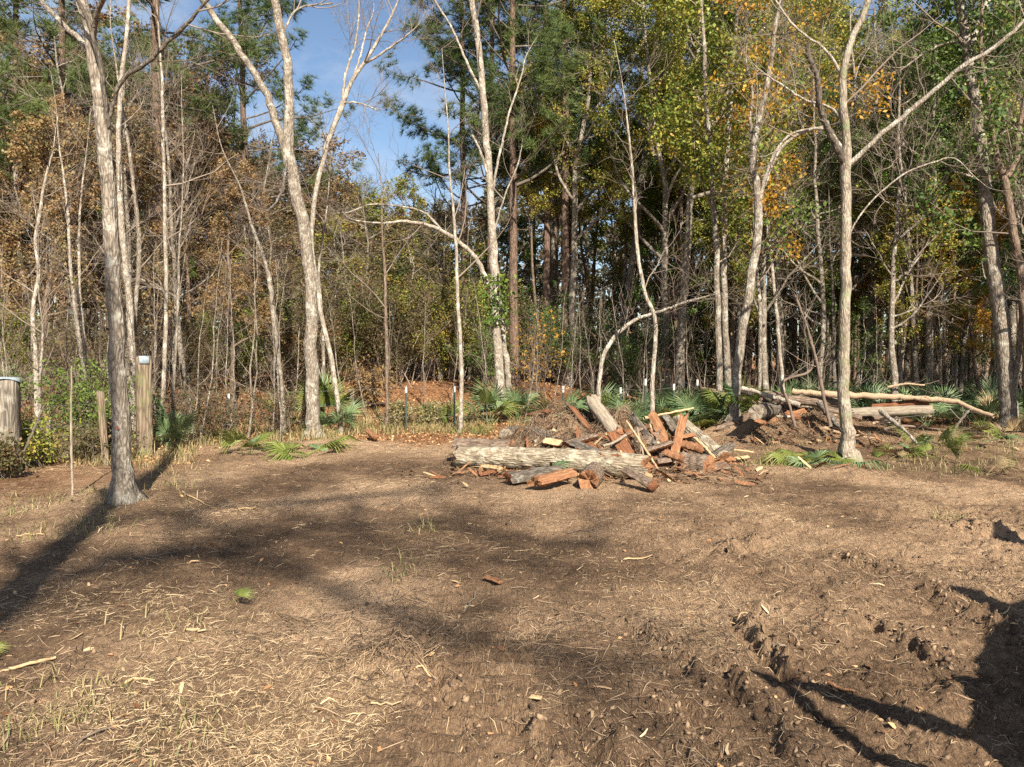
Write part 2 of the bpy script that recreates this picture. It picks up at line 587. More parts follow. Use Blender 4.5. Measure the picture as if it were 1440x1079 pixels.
M['wood_orange'] = plain_mat('wood_orange', [(0.06, 0.042, 0.030), (0.20, 0.09, 0.045), (0.29, 0.15, 0.075), (0.41, 0.265, 0.15)], 0.9, 9, (6, 6, 0.8), bump=1.0)
M['wood_pale'] = plain_mat('wood_pale', [(0.25, 0.15, 0.078), (0.44, 0.30, 0.165), (0.52, 0.40, 0.25)], 0.8, 10, (3, 3, 1), bump=0.5)
M['pole_tan'] = plain_mat('pole_tan', [(0.13, 0.09, 0.06), (0.36, 0.255, 0.165), (0.44, 0.34, 0.235)], 0.85, 9, (5, 5, 5), bump=0.5)
M['wood_grey'] = plain_mat('wood_grey', [(0.10, 0.08, 0.06), (0.24, 0.20, 0.15), (0.36, 0.30, 0.23)], 0.9, 9, (5, 5, 0.7), bump=0.8)
M['straw'] = plain_mat('straw', [(0.16, 0.105, 0.06), (0.38, 0.265, 0.15), (0.54, 0.41, 0.25)], 0.8, 0.9, island=0.95)
M['twiglitter'] = plain_mat('twiglitter', [(0.05, 0.035, 0.025), (0.16, 0.11, 0.072), (0.31, 0.22, 0.14)], 0.9, 0.9, island=0.95)
M['litter'] = plain_mat('litter', [(0.13, 0.06, 0.028), (0.33, 0.165, 0.075), (0.48, 0.30, 0.15)], 0.8, 1.1, island=0.9)
M['clod'] = plain_mat('clod', [(0.06, 0.040, 0.028), (0.15, 0.101, 0.064), (0.26, 0.18, 0.112)], 0.95, 3, island=0.7, bump=0.6)
M['grass'] = leaf_mat('grass', [(0.08, 0.12, 0.03), (0.17, 0.19, 0.06), (0.32, 0.26, 0.12), (0.38, 0.30, 0.16)], 0.3)
M['steel_green'] = plain_mat('steel_green', [(0.02, 0.03, 0.025), (0.05, 0.06, 0.05)], 0.6, 8)
M['white_paint'] = plain_mat('white_paint', [(0.28, 0.27, 0.25), (0.46, 0.45, 0.42)], 0.6, 30)
M['galv'] = plain_mat('galv', [(0.16, 0.20, 0.23), (0.32, 0.37, 0.40)], 0.5, 14)
M['wire'] = plain_mat('wire', [(0.10, 0.09, 0.08), (0.20, 0.18, 0.16)], 0.6, 8)
M['paint_red'] = plain_mat('paint_red', [(0.22, 0.05, 0.035), (0.32, 0.08, 0.055)], 0.7, 30)


def ground_mat():
    m, nt, out = newmat('soil')
    L = nt.links.new
    geo = N(nt, 'NewGeometry')
    pos = geo.outputs['Position']
    at_f = N(nt, 'Attribute', attribute_name='forest')
    at_c = N(nt, 'Attribute', attribute_name='churn')
    big = N(nt, 'TexNoise', Scale=0.55, Detail=5.0, Roughness=0.6)
    mid = N(nt, 'TexNoise', Scale=4.0, Detail=8.0, Roughness=0.68, Distortion=0.4)
    fin = N(nt, 'TexNoise', Scale=46.0, Detail=7.0, Roughness=0.8)
    spk = N(nt, 'TexVoronoi', Scale=60.0)
    for n in (big, mid, fin, spk):
        L(pos, n.inputs['Vector'])
    # fibrous chopped straw: two stretched, distorted noises
    fibs = []
    for ang, sc_ in ((0.4, (55, 7, 20)), (1.9, (60, 8, 20)), (2.9, (48, 6, 20))):
        mp = N(nt, 'Mapping')
        mp.inputs['Rotation'].default_value = (0, 0, ang)
        mp.inputs['Scale'].default_value = sc_
        L(pos, mp.inputs['Vector'])
        n = N(nt, 'TexNoise', Scale=1.0, Detail=3.0, Roughness=0.55, Distortion=0.9)
        L(mp.outputs[0], n.inputs['Vector'])
        fibs.append(n.outputs['Fac'])
    mxf = N(nt, 'Math', operation='MAXIMUM')
    L(fibs[0], mxf.inputs[0])
    L(fibs[1], mxf.inputs[1])
    mxf2 = N(nt, 'Math', operation='MAXIMUM')
    L(mxf.outputs[0], mxf2.inputs[0])
    L(fibs[2], mxf2.inputs[1])
    fib = ramp(nt, [(0.54, (0, 0, 0)), (0.70, (1, 1, 1))])
    L(mxf2.outputs[0], fib.inputs['Fac'])
    # soil colour
    soil = ramp(nt, [(0.22, (0.080, 0.051, 0.033)), (0.38, (0.23, 0.146, 0.088)), (0.52, (0.43, 0.285, 0.175)), (0.68, (0.57, 0.40, 0.26))])
    s1 = N(nt, 'Math', operation='MULTIPLY_ADD')
    s1.inputs[1].default_value = 0.45
    L(mid.outputs['Fac'], s1.inputs[0])
    s2 = N(nt, 'Math', operation='MULTIPLY')
    s2.inputs[1].default_value = 0.62
    L(fin.outputs['Fac'], s2.inputs[0])
    L(s2.outputs[0], s1.inputs[2])
    s3 = N(nt, 'Math', operation='MULTIPLY_ADD')
    s3.inputs[1].default_value = -0.23
    L(at_c.outputs['Fac'], s3.inputs[0])
    L(s1.outputs[0], s3.inputs[2])
    L(s3.outputs[0], soil.inputs['Fac'])
    straw = N(nt, 'MixRGB')
    straw.inputs['Color2'].default_value = (0.54, 0.39, 0.235, 1)
    bigr = ramp(nt, [(0.36, (0.1, 0.1, 0.1)), (0.62, (0.85, 0.85, 0.85))])
    L(big.outputs['Fac'], bigr.inputs['Fac'])
    sm_ = N(nt, 'Math', operation='MULTIPLY')
    L(fib.outputs[0], sm_.inputs[0])
    L(bigr.outputs[0], sm_.inputs[1])
    inv = N(nt, 'Math', operation='MULTIPLY_ADD')
    inv.inputs[1].default_value, inv.inputs[2].default_value = -0.75, 1.0
    L(at_c.outputs['Fac'], inv.inputs[0])
    sm2 = N(nt, 'Math', operation='MULTIPLY')
    L(sm_.outputs[0], sm2.inputs[0])
    L(inv.outputs[0], sm2.inputs[1])
    L(sm2.outputs[0], straw.inputs['Fac'])
    L(soil.outputs[0], straw.inputs['Color1'])
    # forest floor: pine straw and leaves
    ff = ramp(nt, [(0.30, (0.11, 0.050, 0.026)), (0.5, (0.30, 0.145, 0.070)), (0.70, (0.44, 0.25, 0.125))])
    L(s1.outputs[0], ff.inputs['Fac'])
    fmix = N(nt, 'MixRGB')
    L(at_f.outputs['Fac'], fmix.inputs['Fac'])
    L(straw.outputs[0], fmix.inputs['Color1'])
    L(ff.outputs[0], fmix.inputs['Color2'])
    bs = N(nt, 'BsdfPrincipled', Roughness=0.95)
    bs.inputs['Specular IOR Level'].default_value = 0.1
    L(fmix.outputs[0], bs.inputs['Base Color'])
    hsum = N(nt, 'Math', operation='ADD')
    hs1 = N(nt, 'Math', operation='MULTIPLY')
    hs1.inputs[1].default_value = 0.5
    L(fib.outputs[0], hs1.inputs[0])
    hs2 = N(nt, 'Math', operation='ADD')
    L(fin.outputs['Fac'], hs2.inputs[0])
    L(mid.outputs['Fac'], hs2.inputs[1])
    L(hs1.outputs[0], hsum.inputs[0])
    L(hs2.outputs[0], hsum.inputs[1])
    bp = N(nt, 'Bump', Strength=1.0, Distance=0.034)
    L(hsum.outputs[0], bp.inputs['Height'])
    L(bp.outputs[0], bs.inputs['Normal'])
    L(bs.outputs[0], out.inputs['Surface'])
    return m


# ------------------------------------------------------------------ ground
def churn_f(x, y):
    c = 0.5 + 0.9 * fbm(x * 0.55 + 3, y * 0.4, 3, 31)
    c = c + 0.25 * sm((1.2 - np.hypot((x + 1.6) / 2.8, (y - 6.4) / 1.5)) / 0.8) * (0.6 + 0.8 * fbm(x * 0.8, y * 1.3, 3, 95)) + 0.3 * sm((0.75 - line_dist(x, y, TREAD)[0] + 0.2 * fbm(x * 2, y * 2, 3, 96)) / 0.7)
    c = c * sm((14 - y) / 3)
    c = c + 0.9 * np.exp(-((x - 5.0) / 1.5) ** 2 - ((y - 13.2) / 1.3) ** 2) + 0.8 * sm((x - 5.6 + 0.5 * fbm(x, y, 2, 91)) / 1.0) * sm((y - 9.3 + 0.8 * fbm(x * 0.8, y * 2, 3, 92)) / 0.8) * (0.5 + 0.8 * fbm(x * 0.5, y * 1.6, 3, 93))
    return np.clip(c, 0, 1)


def build_ground():
    ys = [-600.0, -150, -60, -30, -15, -8, -4, -1.5, 0.3, 1.3]
    y = 2.0
    while y < 17:
        ys.append(y)
        y *= 1.0049
    while y < 70:
        ys.append(y)
        y *= 1.03
    ys += [85, 110, 160, 260, 500, 1000, 2500]
    ys = np.array(ys)
    u = np.concatenate([[-60, -20, -6, -3, -2, -1.5, -1.2], np.linspace(-1.05, 1.05, 660), [1.2, 1.5, 2, 3, 6, 20, 60]])
    wid = np.where(ys > 0.5, 0.70 * np.abs(ys) + 0.75, 2.0 + 0.3 * np.abs(ys))
    wid = np.minimum(wid, 60)
    X = u[None] * wid[:, None]
    Y = np.repeat(ys[:, None], len(u), 1)
    Z = gh(X.ravel(), Y.ravel())
    nr, nc = X.shape
    idx = np.arange(nr * nc).reshape(nr, nc)
    F = np.stack([idx[:-1, :-1], idx[:-1, 1:], idx[1:, 1:], idx[1:, :-1]], -1).reshape(-1, 4)
    x, yv = X.ravel(), Y.ravel()
    me = mesh_np('ground', np.stack([x, yv, Z], -1), [F], ground_mat(), smooth=True,
                 cols={'forest': zone_forest(x, yv), 'churn': churn_f(x, yv)})
    o = link('ground', me)
    o['kind'] = 'structure'
    o['label'] = 'bare churned brown soil of the clearing running into the wood'


build_ground()


# ------------------------------------------------------------------ tree builders
def resample(P, R, K, wob=0.0, rng=RNG, dense=False):
    P, R = np.asarray(P, float), np.asarray(R, float)
    s = np.concatenate([[0], np.cumsum(np.linalg.norm(np.diff(P, axis=0), axis=1))])
    # Catmull-Rom through the points
    t = np.linspace(0, s[-1], K)
    if dense:
        t = np.concatenate([np.linspace(0, 0.7, 9), np.linspace(0.85, s[-1], K)])
        K = len(t)
    Tn = np.gradient(P, s, axis=0) if len(P) > 2 else np.repeat((P[1:] - P[:1]) / s[-1], 2, 0)
    i = np.clip(np.searchsorted(s, t, 'right') - 1, 0, len(P) - 2)
    h = (s[i + 1] - s[i])[:, None]
    u = ((t - s[i]) / h[:, 0])[:, None]
    Q = (2 * u ** 3 - 3 * u ** 2 + 1) * P[i] + (u ** 3 - 2 * u ** 2 + u) * h * Tn[i] + (-2 * u ** 3 + 3 * u ** 2) * P[i + 1] + (u ** 3 - u ** 2) * h * Tn[i + 1]
    Rr = np.interp(t, s, R)
    if wob:
        n = rng.randn(K, 3) * wob
        n[0] = 0
        Q = Q + n * np.minimum(1, Rr / 0.1)[:, None]
    return Q, Rr


def trace(pts, D, dd=0.0, base=False):
    """photo pixels (x, y, width) at depth D (drifting by dd) -> world points, radii"""
    n = len(pts)
    P = [px2w(p[0], p[1], D + dd * i / max(1, n - 1)) for i, p in enumerate(pts)]
    R = [p[2] * 0.37 / FPX * D for p in pts]
    return P, R


def hero(name, label, pts, D=None, limbs=(), ext=4.0, bark='bark_grey', twig='twig_grey', n1=10, t1=(0.55, 1.0), l1=(1.2, 2.6), leaf=None, leaf_n=0, leaf_size=0.07,
         leaf_spread=0.10, seed=1, wob=0.012, ground_py=None, n2=6, n3=4, limb_names=None, group=None, flare=True, cat='tree', limb_n1=6, tw_len=1.0, S=14):
    rng = np.random.RandomState(seed)
    if D is None:
        D = gpx(pts[0][0], pts[0][1])[1]
    P, R = trace(pts, D)
    b = P[0].copy()
    gz = gh1(b[0], b[1])
    if b[2] > gz + 0.05:                                   # foot hidden in the photo: run the trunk down to the soil
        P.insert(0, np.array([b[0] + (P[0][0] - P[1][0]) * 0.3, b[1], gz]))
        R.insert(0, R[0] * 1.05)
    base = P[0].copy()
    base[2] = gh1(base[0], base[1])
    if flare:
        P[0] = np.array([P[0][0], P[0][1], base[2] + 0.02])
        d = nrm(P[1] - P[0])
        P.insert(1, P[0] + d * 0.16)
        R.insert(1, R[0] * 0.92)
        R[0] = R[0] * 1.25
        P.insert(0, P[0] - np.array([0, 0, 0.15]))
        R.insert(0, R[0] * 1.25)
    if ext:
        d = nrm(P[-1] - P[-2])
        for k in range(1, 4):
            d = nrm(d + np.array([0, 0, 0.25]) + rng.randn(3) * 0.10)
            P.append(P[-1] + d * ext / 3)
            R.append(R[-1] * 0.62)
    K = max(12, min(48, int(len(P) * 5)))
    tP, tR = resample(P, R, K, wob, rng, flare)
    root = bpy.data.objects.new(name, None)
    COL.objects.link(root)
    root.location = base
    root.empty_display_size = 0.3
    tag(root, label, cat, group)
    V, F = tubes(tP[None], tR[None], S, 0.05, rng)
    if flare:                                              # buttressed root flare
        Vr = V.reshape(len(tP), S, 3)
        zz = np.maximum(0, Vr[:, :, 2] - base[2])
        lob = np.clip(0.30 + 0.45 * np.cos(np.arange(S) * 2 * PI / S * (3 + seed % 3) + seed)[None] + 0.25 * rng.randn(1, S), 0, 1)
        Vr += (Vr - tP[:, None]) * (np.exp(-zz / 0.16) * lob)[..., None] * np.array([1, 1, 0.1])
        V = Vr.reshape(-1, 3)
    link('trunk', mesh_np('trunk', V - base, [F], M[bark], smooth=True), root)
    srcs = [(tP, tR, n1, t1)]
    for li, lb in enumerate(limbs):
        lp, dd = lb[0], lb[1]
        lext = lb[2] if len(lb) > 2 else 0
        lbark = lb[3] if len(lb) > 3 else bark
        LP, LR = trace(lp, D, dd)
        k = np.argmin(np.linalg.norm(tP - LP[0], axis=1))
        if np.linalg.norm(tP[k] - LP[0]) < 0.6:
            LP[0] = tP[k] + 0.3 * (LP[0] - tP[k])
        if lext:
            d = nrm(LP[-1] - LP[-2])
            for kk in range(1, 4):
                d = nrm(d + np.array([0, 0, 0.2]) + rng.randn(3) * 0.12)
                LP.append(LP[-1] + d * lext / 3)
                LR.append(LR[-1] * 0.6)
        lP, lR = resample(LP, LR, max(10, len(LP) * 5), wob * 1.6, rng)
        V, F = tubes(lP[None], lR[None], 8, 0.05, rng)
        link('limb', mesh_np('limb', V - base, [F], M[lbark], smooth=True), root)
        srcs.append((lP, lR, limb_n1 if not (len(lb) > 4) else lb[4], (0.3, 1.0)))
    tw = []
    tips = []
    for sP, sR, n, tr in srcs:
        if n <= 0:
            continue
        Q, RR = spawn(sP[None], sR[None], n, tr, (l1[0] * tw_len * (1 if sP is tP else 0.65), l1[1] * tw_len * (1 if sP is tP else 0.65)), (30, 70), 0.010, 6, 0.10, 0.16, 0.5, rng, 0.005)
        V, F = tubes(Q, RR, 5)
        tw.append((V, F))
        if n2:
            Q2, R2 = spawn(Q, RR, n2, (0.2, 1.0), (0.35 * tw_len, 0.95 * tw_len), (25, 60), 0.009, 5, 0.08, 0.16, 0.4, rng, 0.003)
            tw.append(tubes(Q2, R2, 3))
            tips.append(Q2)
            if n3:
                Q3, R3 = spawn(Q2, R2, n3, (0.3, 1.0), (0.15 * tw_len, 0.5 * tw_len), (25, 60), 0.008, 4, 0.05, 0.15, 0.4, rng, 0.0022)
                tw.append(tubes(Q3, R3, 3))
                tips.append(Q3)
    if tw:
        V, Fs = join(tw)
        stuff(link('twigs', mesh_np('twigs', V - base, Fs, M[twig]), root))
    if leaf and tips:
        tp = tips[-1] if n3 else tips[0]
        per = max(1, int(leaf_n / (sum(len(t) for t in ([x for x in tips[1::2]] if n3 else tips)))))
        pts3 = np.concatenate([on_twigs(t, per, leaf_spread, rng) for t in (tips[1::2] if n3 else tips)])
        V, F = cards(pts3, leaf_size * (0.6 + 0.8 * rng.rand(len(pts3))), LEAF, rng)
        stuff(link('crown', mesh_np('crown', V - base, [F], M[leaf]), root))
    return root


def proto(kind, seed):
    """one tree of a kind, foot at the origin: list of (part name, mesh, is loose)"""
    rng = np.random.RandomState(seed)
    out = []

    def trunk_line(H, r, lean=0.03, wob=0.10, K=14, top=0.25):
        z = np.linspace(-0.15, H, K)
        w = np.cumsum(rng.randn(K, 2) * wob * H / 60, 0)
        w = w - w[0] + np.outer(z * 1.0, rng.randn(2) * lean)
        P = np.stack([w[:, 0], w[:, 1], z], -1)
        R = r * (1 - (1 - top) * np.linspace(0, 1, K) ** 0.9)
        R[0] *= 1.5
        R[1] *= 1.03
        return P[None], R[None]
    if kind == 'pine':
        H = 20
        P, R = trunk_line(H, 0.16, 0.012, 0.06, 18, 0.22)
        out.append(('trunk', mesh_np('trunk', *_t(tubes(P, R, 9, 0.05, rng)), M['bark_pine'], smooth=True), 0))
        Q, RR = spawn(P, R, 44, (0.30, 0.985), (2.4, 4.2), (66, 98), 0.014, 7, 0.10, 0.12, 0.60, rng, 0.01)
        Q2, R2 = spawn(Q, RR, 7, (0.35, 1.0), (0.5, 1.2), (25, 60), 0.014, 4, 0.22, 0.12, 0.3, rng, 0.006)
        V, F = join([tubes(Q, RR, 5), tubes(Q2, R2, 3)])
        out.append(('branches', mesh_np('branches', V, F, M['bark_dark']), 1))
        Q2 = Q2[rng.rand(len(Q2)) < 0.85]
        pp = on_twigs(Q2, 10, 0.11, rng, 0.35)
        tipd = np.repeat(nrm(Q2[:, -1] - Q2[:, 0]), 10, 0) + np.array([[0, 0, 0.5]]) + rng.randn(len(pp), 3) * 0.25
        V, F = cards(pp, 0.26 * (0.8 + 0.5 * rng.rand(len(pp))), TUFT, rng, dirs=tipd)
        out.append(('crown', mesh_np('crown', V, [F], M['needle']), 1))
    elif kind in ('oak', 'rust', 'bare', 'slim', 'openoak'):
        H = {'oak': 13, 'rust': 11, 'bare': 12, 'slim': 14, 'openoak': 15}[kind]
        r = {'oak': 0.17, 'rust': 0.13, 'bare': 0.12, 'slim': 0.11, 'openoak': 0.17}[kind]
        P, R = trunk_line(H, r, 0.03, 0.28 if kind != 'slim' else 0.14, 14, 0.2)
        nb, t0, l1 = {'oak': (17, 0.25, (3.0, 4.6)), 'rust': (16, 0.25, (2.2, 3.8)), 'bare': (18, 0.25, (2.0, 4.0)), 'slim': (12, 0.55, (1.4, 2.6)), 'openoak': (14, 0.35, (3.2, 5.0))}[kind]
        Q, RR = spawn(P, R, nb, (t0, 0.98), l1, (35, 78), 0.017, 8, 0.09, 0.16, 0.55, rng, 0.012)
        Q2, R2 = spawn(Q, RR, 7, (0.2, 1.0), (0.8, 2.0), (25, 65), 0.013, 6, 0.06, 0.18, 0.4, rng, 0.006)
        n3 = 5 if kind != 'bare' else 9
        Q3, R3 = spawn(Q2, R2, n3, (0.2, 1.0), (0.3, 0.9), (25, 65), 0.010, 4, 0.05, 0.16, 0.3, rng, 0.0035)
        bk = {'oak': 'bark_grey', 'rust': 'bark_brown', 'bare': 'bark_grey', 'slim': 'bark_brown', 'openoak': 'bark_grey'}[kind]
        V, F = join([tubes(P, R, 9, 0.06, rng), tubes(Q, RR, 6)])
        out.append(('trunk', mesh_np('trunk', V, F, M[bk], smooth=True), 0))
        V, F = join([tubes(Q2, R2, 3), tubes(Q3, R3, 3)])
        out.append(('twigs', mesh_np('twigs', V, F, M['twig_grey' if kind in ('bare', 'openoak') else 'twig_brown']), 1))
        nl, size, lm = {'oak': (44, 0.095, 'leaf_green'), 'rust': (30, 0.11, 'leaf_rust'), 'bare': (1, 0.05, 'leaf_brush'), 'slim': (30, 0.085, 'leaf_green'), 'openoak': (50, 0.075, 'leaf_olive')}[kind]
        if nl > 1:
            keep = (np.repeat(rng.rand(len(Q2)), n3) < 0.72) & (rng.rand(len(Q3)) < 0.92)
            pp = on_twigs(Q3[keep], int(nl * 1.25), 0.085, rng, 0.1)
            V, F = cards(pp, size * (0.6 + 0.8 * rng.rand(len(pp))), LEAF, rng, 0.35)
            out.append(('crown', mesh_np('crown', V, [F], M[lm]), 1))
    elif kind in ('sapling', 'leafsap'):
        H = 6.0
        P, R = trunk_line(H, 0.035, 0.05, 0.5, 12, 0.2)
        Q, RR = spawn(P, R, 12, (0.2, 0.98), (0.6, 1.6), (25, 60), 0.008, 6, 0.08, 0.14, 0.5, rng, 0.004)
        Q2, R2 = spawn(Q, RR, 5, (0.2, 1.0), (0.25, 0.7), (25, 60), 0.008, 4, 0.06, 0.16, 0.4, rng, 0.0028)
        Q3, R3 = spawn(Q2, R2, 3, (0.2, 1.0), (0.12, 0.35), (25, 60), 0.008, 3, 0.05, 0.15, 0.4, rng, 0.0022)
        V, F = tubes(P, R, 7)
        out.append(('trunk', mesh_np('trunk', V, [F], M['bark_grey'], smooth=True), 0))
        V, F = join([tubes(Q, RR, 4), tubes(Q2, R2, 3), tubes(Q3, R3, 3)])
        out.append(('twigs', mesh_np('twigs', V, F, M['twig_grey']), 1))
        if kind == 'leafsap':
            pp = on_twigs(Q3, 14, 0.09, rng, 0.1)
            V, F = cards(pp, 0.065 * (0.6 + 0.8 * rng.rand(len(pp))), LEAF, rng, 0.4)
            out.append(('crown', mesh_np('crown', V, [F], M['leaf_olive']), 1))
    elif kind == 'bush':
        st = 9
        P0 = np.zeros((st, 2, 3))
        P0[:, 0, :2] = rng.randn(st, 2) * 0.25
        P0[:, 1] = P0[:, 0] + np.array([0, 0, 0.02])
        Q, RR = spawn(P0, np.full((st, 2), 0.02), 1, (0, 0.1), (2.2, 3.8), (5, 35), 0.007, 8, 0.05, 0.14, 0, rng, 0.006)
        Q2, R2 = spawn(Q, RR, 9, (0.15, 1.0), (0.5, 1.4), (25, 60), 0.008, 5, 0.05, 0.16, 0.3, rng, 0.004)
        Q3, R3 = spawn(Q2, R2, 6, (0.2, 1.0), (0.2, 0.6), (25, 60), 0.008, 4, 0.03, 0.18, 0.4, rng, 0.003)
        V, F = join([tubes(Q, RR, 5), tubes(Q2, R2, 3), tubes(Q3, R3, 3)])
        out.append(('stems', mesh_np('stems', V, F, M['twig_grey']), 1))
        pp = on_twigs(Q3, 22, 0.13, rng, 0.1)
        V, F = cards(pp, 0.065 * (0.6 + 0.8 * rng.rand(len(pp))), LEAF, rng, 0.3)
        out.append(('leaves', mesh_np('leaves', V, [F], M['leaf_brush']), 1))
    return out


def _t(vf):
    return vf[0], [vf[1]]


PROTO = {k: [proto(k, s) for s in ss] for k, ss in {
    'pine': (11, 12), 'oak': (21, 22, 23), 'openoak': (26, 27), 'rust': (31, 32), 'bare': (41, 42, 43), 'slim': (51, 52, 53), 'sapling': (61, 62, 63), 'leafsap': (66, 67), 'bush': (71, 72, 73)}.items()}
PH = {'pine': 20, 'oak': 14.5, 'openoak': 16.5, 'rust': 12.5, 'bare': 13.5, 'slim': 15, 'sapling': 6.6, 'leafsap': 6.6, 'bush': 3.4}
OBJ_NAME = {'pine': 'pine_tree', 'oak': 'leafy_tree', 'openoak': 'oak_tree', 'rust': 'rust_tree', 'bare': 'bare_tree', 'slim': 'slim_tree', 'sapling': 'sapling', 'leafsap': 'leafy_sapling', 'bush': 'brush_shrub'}
CAT = {'bush': 'shrub'}


def place(kind, x, y, scale, label, group=None, mats=None, rz=None, fat=1.0, lean=(0, 0), rng=RNG, var=None):
    pr = PROTO[kind][rng.randint(len(PROTO[kind])) if var is None else var]
    root = bpy.data.objects.new(OBJ_NAME[kind], None)
    COL.objects.link(root)
    root.location = (x, y, gh1(x, y) - 0.03)
    root.rotation_euler = (lean[0], lean[1], rng.rand() * 6.28 if rz is None else rz)
    root.scale = (scale * fat, scale * fat, scale)
    root.empty_display_size = 0.3
    tag(root, label, CAT.get(kind, 'tree'), group)
    for pn, me, loose in pr:
        o = link(pn, me, root)
        if loose:
            o['kind'] = 'stuff'
        if mats and pn in mats:
            o.material_slots[0].link = 'OBJECT'
            o.material_slots[0].material = M[mats[pn]]
    return root

# ------------------------------------------------------------------ the trees that stand out, traced one by one
big_grey = hero('grey_tree', 'big grey trunk at the clearing edge close to the squared fence post',
     [(172, 706, 41), (171, 640, 35), (168, 560, 31), (163, 460, 29), (159, 390, 27), (153, 290, 26), (148, 200, 26), (140, 130, 27), (131, 80, 22), (121, 20, 19), (117, 0, 18)],
     limbs=[([(143, 88, 13), (118, 62, 11), (85, 30, 10), (48, -12, 9)], 0.5, 3.0),
            ([(134, 60, 9), (137, 20, 10), (150, -10, 9)], -0.4, 3.0),
            ([(153, 190, 9), (148, 140, 9), (138, 80, 9), (124, 30, 8), (107, -5, 7)], -0.35, 2.0, 'bark_dark'),
            ([(150, 190, 8), (158, 150, 8), (170, 115, 8), (210, 85, 8), (235, 60, 7), (262, 35, 7), (288, 5, 5)], -0.3, 1.0, 'bark_dark')],
     seed=11, n1=10, t1=(0.62, 1.0), ext=5, limb_n1=7)
hero('forked_tree', 'tall grey tree forking into two high limbs, palmettos round its foot',
     [(442, 616, 28), (440, 560, 25), (438, 500, 24), (438, 430, 23), (434, 370, 22), (425, 310, 23), (414, 260, 24), (405, 215, 23), (407, 150, 17), (405, 105, 17), (397, 55, 16), (385, 0, 15)],
     limbs=[([(403, 225, 19), (388, 170, 14), (370, 125, 14), (348, 88, 13), (322, 52, 13), (286, 0, 12)], 0.8, 4.0),
            ([(398, 50, 5), (420, 12, 4), (468, 5, 3)], 0.6, 0),
            ([(407, 205, 6), (402, 240, 5), (388, 285, 4), (372, 300, 3)], -0.5, 0, 'bark_dark')],
     seed=12, n1=7, t1=(0.7, 1.0), ext=5, limb_n1=6)
hero('leaning_tree', 'thin pale bare tree leaning right from behind the forked grey tree',
     [(478, 590, 9), (474, 560, 9), (465, 500, 9), (451, 440, 9), (443, 390, 9), (438, 330, 9), (441, 290, 9), (452, 235, 9), (466, 185, 9), (481, 150, 11), (492, 120, 8), (508, 95, 7), (530, 60, 6), (552, 20, 4)], D=15.5,
     limbs=[([(481, 150, 6), (485, 110, 5), (500, 60, 4), (505, 10, 3)], 0.3, 0.6), ([(466, 180, 5), (458, 215, 5), (456, 230, 4)], 0.2),
            ([(508, 95, 5), (545, 70, 4), (578, 45, 3)], -0.3, 0.5), ([(481, 145, 4), (505, 145, 3), (530, 155, 2)], -0.2), ([(492, 120, 4), (505, 85, 4), (520, 30, 3)], 0.5, 0.5)],
     bark='bark_pale', seed=13, n1=5, t1=(0.72, 1.0), l1=(0.8, 1.8), ext=1.5, limb_n1=8, flare=False)
twin_tree = hero('bare_tree', 'tall pale tree with twin stems and a dead limb arching left, ivy on its fork',
     [(705, 575, 18), (702, 520, 17), (698, 450, 17), (697, 400, 19), (693, 340, 15), (689, 270, 14), (683, 180, 13), (676, 90, 12), (668, 30, 11), (663, 0, 11)], D=18.8,
     limbs=[([(697, 400, 13), (704, 450, 13), (711, 500, 12), (718, 575, 12)], 0.5),
            ([(696, 440, 11), (686, 400, 10), (668, 362, 9), (645, 340, 8), (615, 322, 7), (575, 312, 6), (535, 314, 4), (500, 310, 3)], -0.8, 0.4, 'bark_pale', 8),
            ([(620, 323, 6), (598, 300, 4), (560, 290, 4), (520, 288, 3), (480, 300, 2)], -0.5, 0.2, 'bark_pale', 6),
            ([(690, 280, 5), (700, 230, 5), (716, 160, 4), (735, 100, 3)], 0.6, 1.2, 'bark_pale', 5),
            ([(680, 130, 6), (655, 85, 5), (638, 45, 4), (612, 2, 4)], 0.4, 1.5), ([(688, 260, 5), (676, 215, 5), (664, 190, 4)], -0.3), ([(692, 330, 4), (712, 270, 3), (730, 225, 3)], -0.4, 0.5)],
     bark='bark_pale', seed=14, n1=8, t1=(0.62, 1.0), ext=4, limb_n1=4)
hero('crooked_sapling', 'thin crooked pale sapling rising from behind the split log heap',
     [(916, 640, 9), (917, 585, 9), (918, 520, 8), (919, 440, 8), (909, 418, 7), (902, 390, 7), (896, 350, 7), (893, 300, 6), (889, 240, 5), (884, 190, 4)], D=12.2,
     limbs=[([(919, 440, 6), (940, 434, 5), (965, 425, 5), (990, 418, 3)], -0.4, 0.3)], bark='bark_pale', seed=15, n1=6, t1=(0.4, 1), l1=(0.5, 1.3), ext=1.5, flare=False)
hero('arching_sapling', 'pale sapling arching right over the palmettos behind the heap',
     [(842, 570, 8), (843, 530, 8), (850, 498, 8), (866, 472, 8), (890, 452, 7), (915, 442, 6), (935, 437, 5)], D=13.2, bark='bark_pale', seed=16, n1=5, t1=(0.5, 1), l1=(0.4, 1.0), ext=0, flare=False, n2=4)
hero('leaning_tree', 'grey trunk curving right above the big palmetto clump, yellow leaves among its upper limbs',
     [(1032, 598, 22), (1034, 560, 18), (1042, 480, 17), (1050, 430, 17), (1060, 370, 16), (1066, 320, 16), (1064, 270, 15), (1060, 220, 13), (1066, 170, 11), (1076, 130, 10), (1085, 80, 9), (1092, 30, 8), (1098, 0, 8)],
     limbs=[([(1065, 285, 8), (1076, 250, 7), (1085, 225, 6), (1110, 190, 5), (1150, 180, 4), (1185, 170, 2)], -0.4, 0.5, 'bark_pale'), ([(1060, 215, 7), (1055, 170, 6), (1058, 130, 5), (1050, 90, 4)], 0.4, 1.5)],
     leaf='leaf_yellow', leaf_n=2200, leaf_size=0.075, seed=17, n1=10, t1=(0.40, 1), ext=4, limb_n1=5)
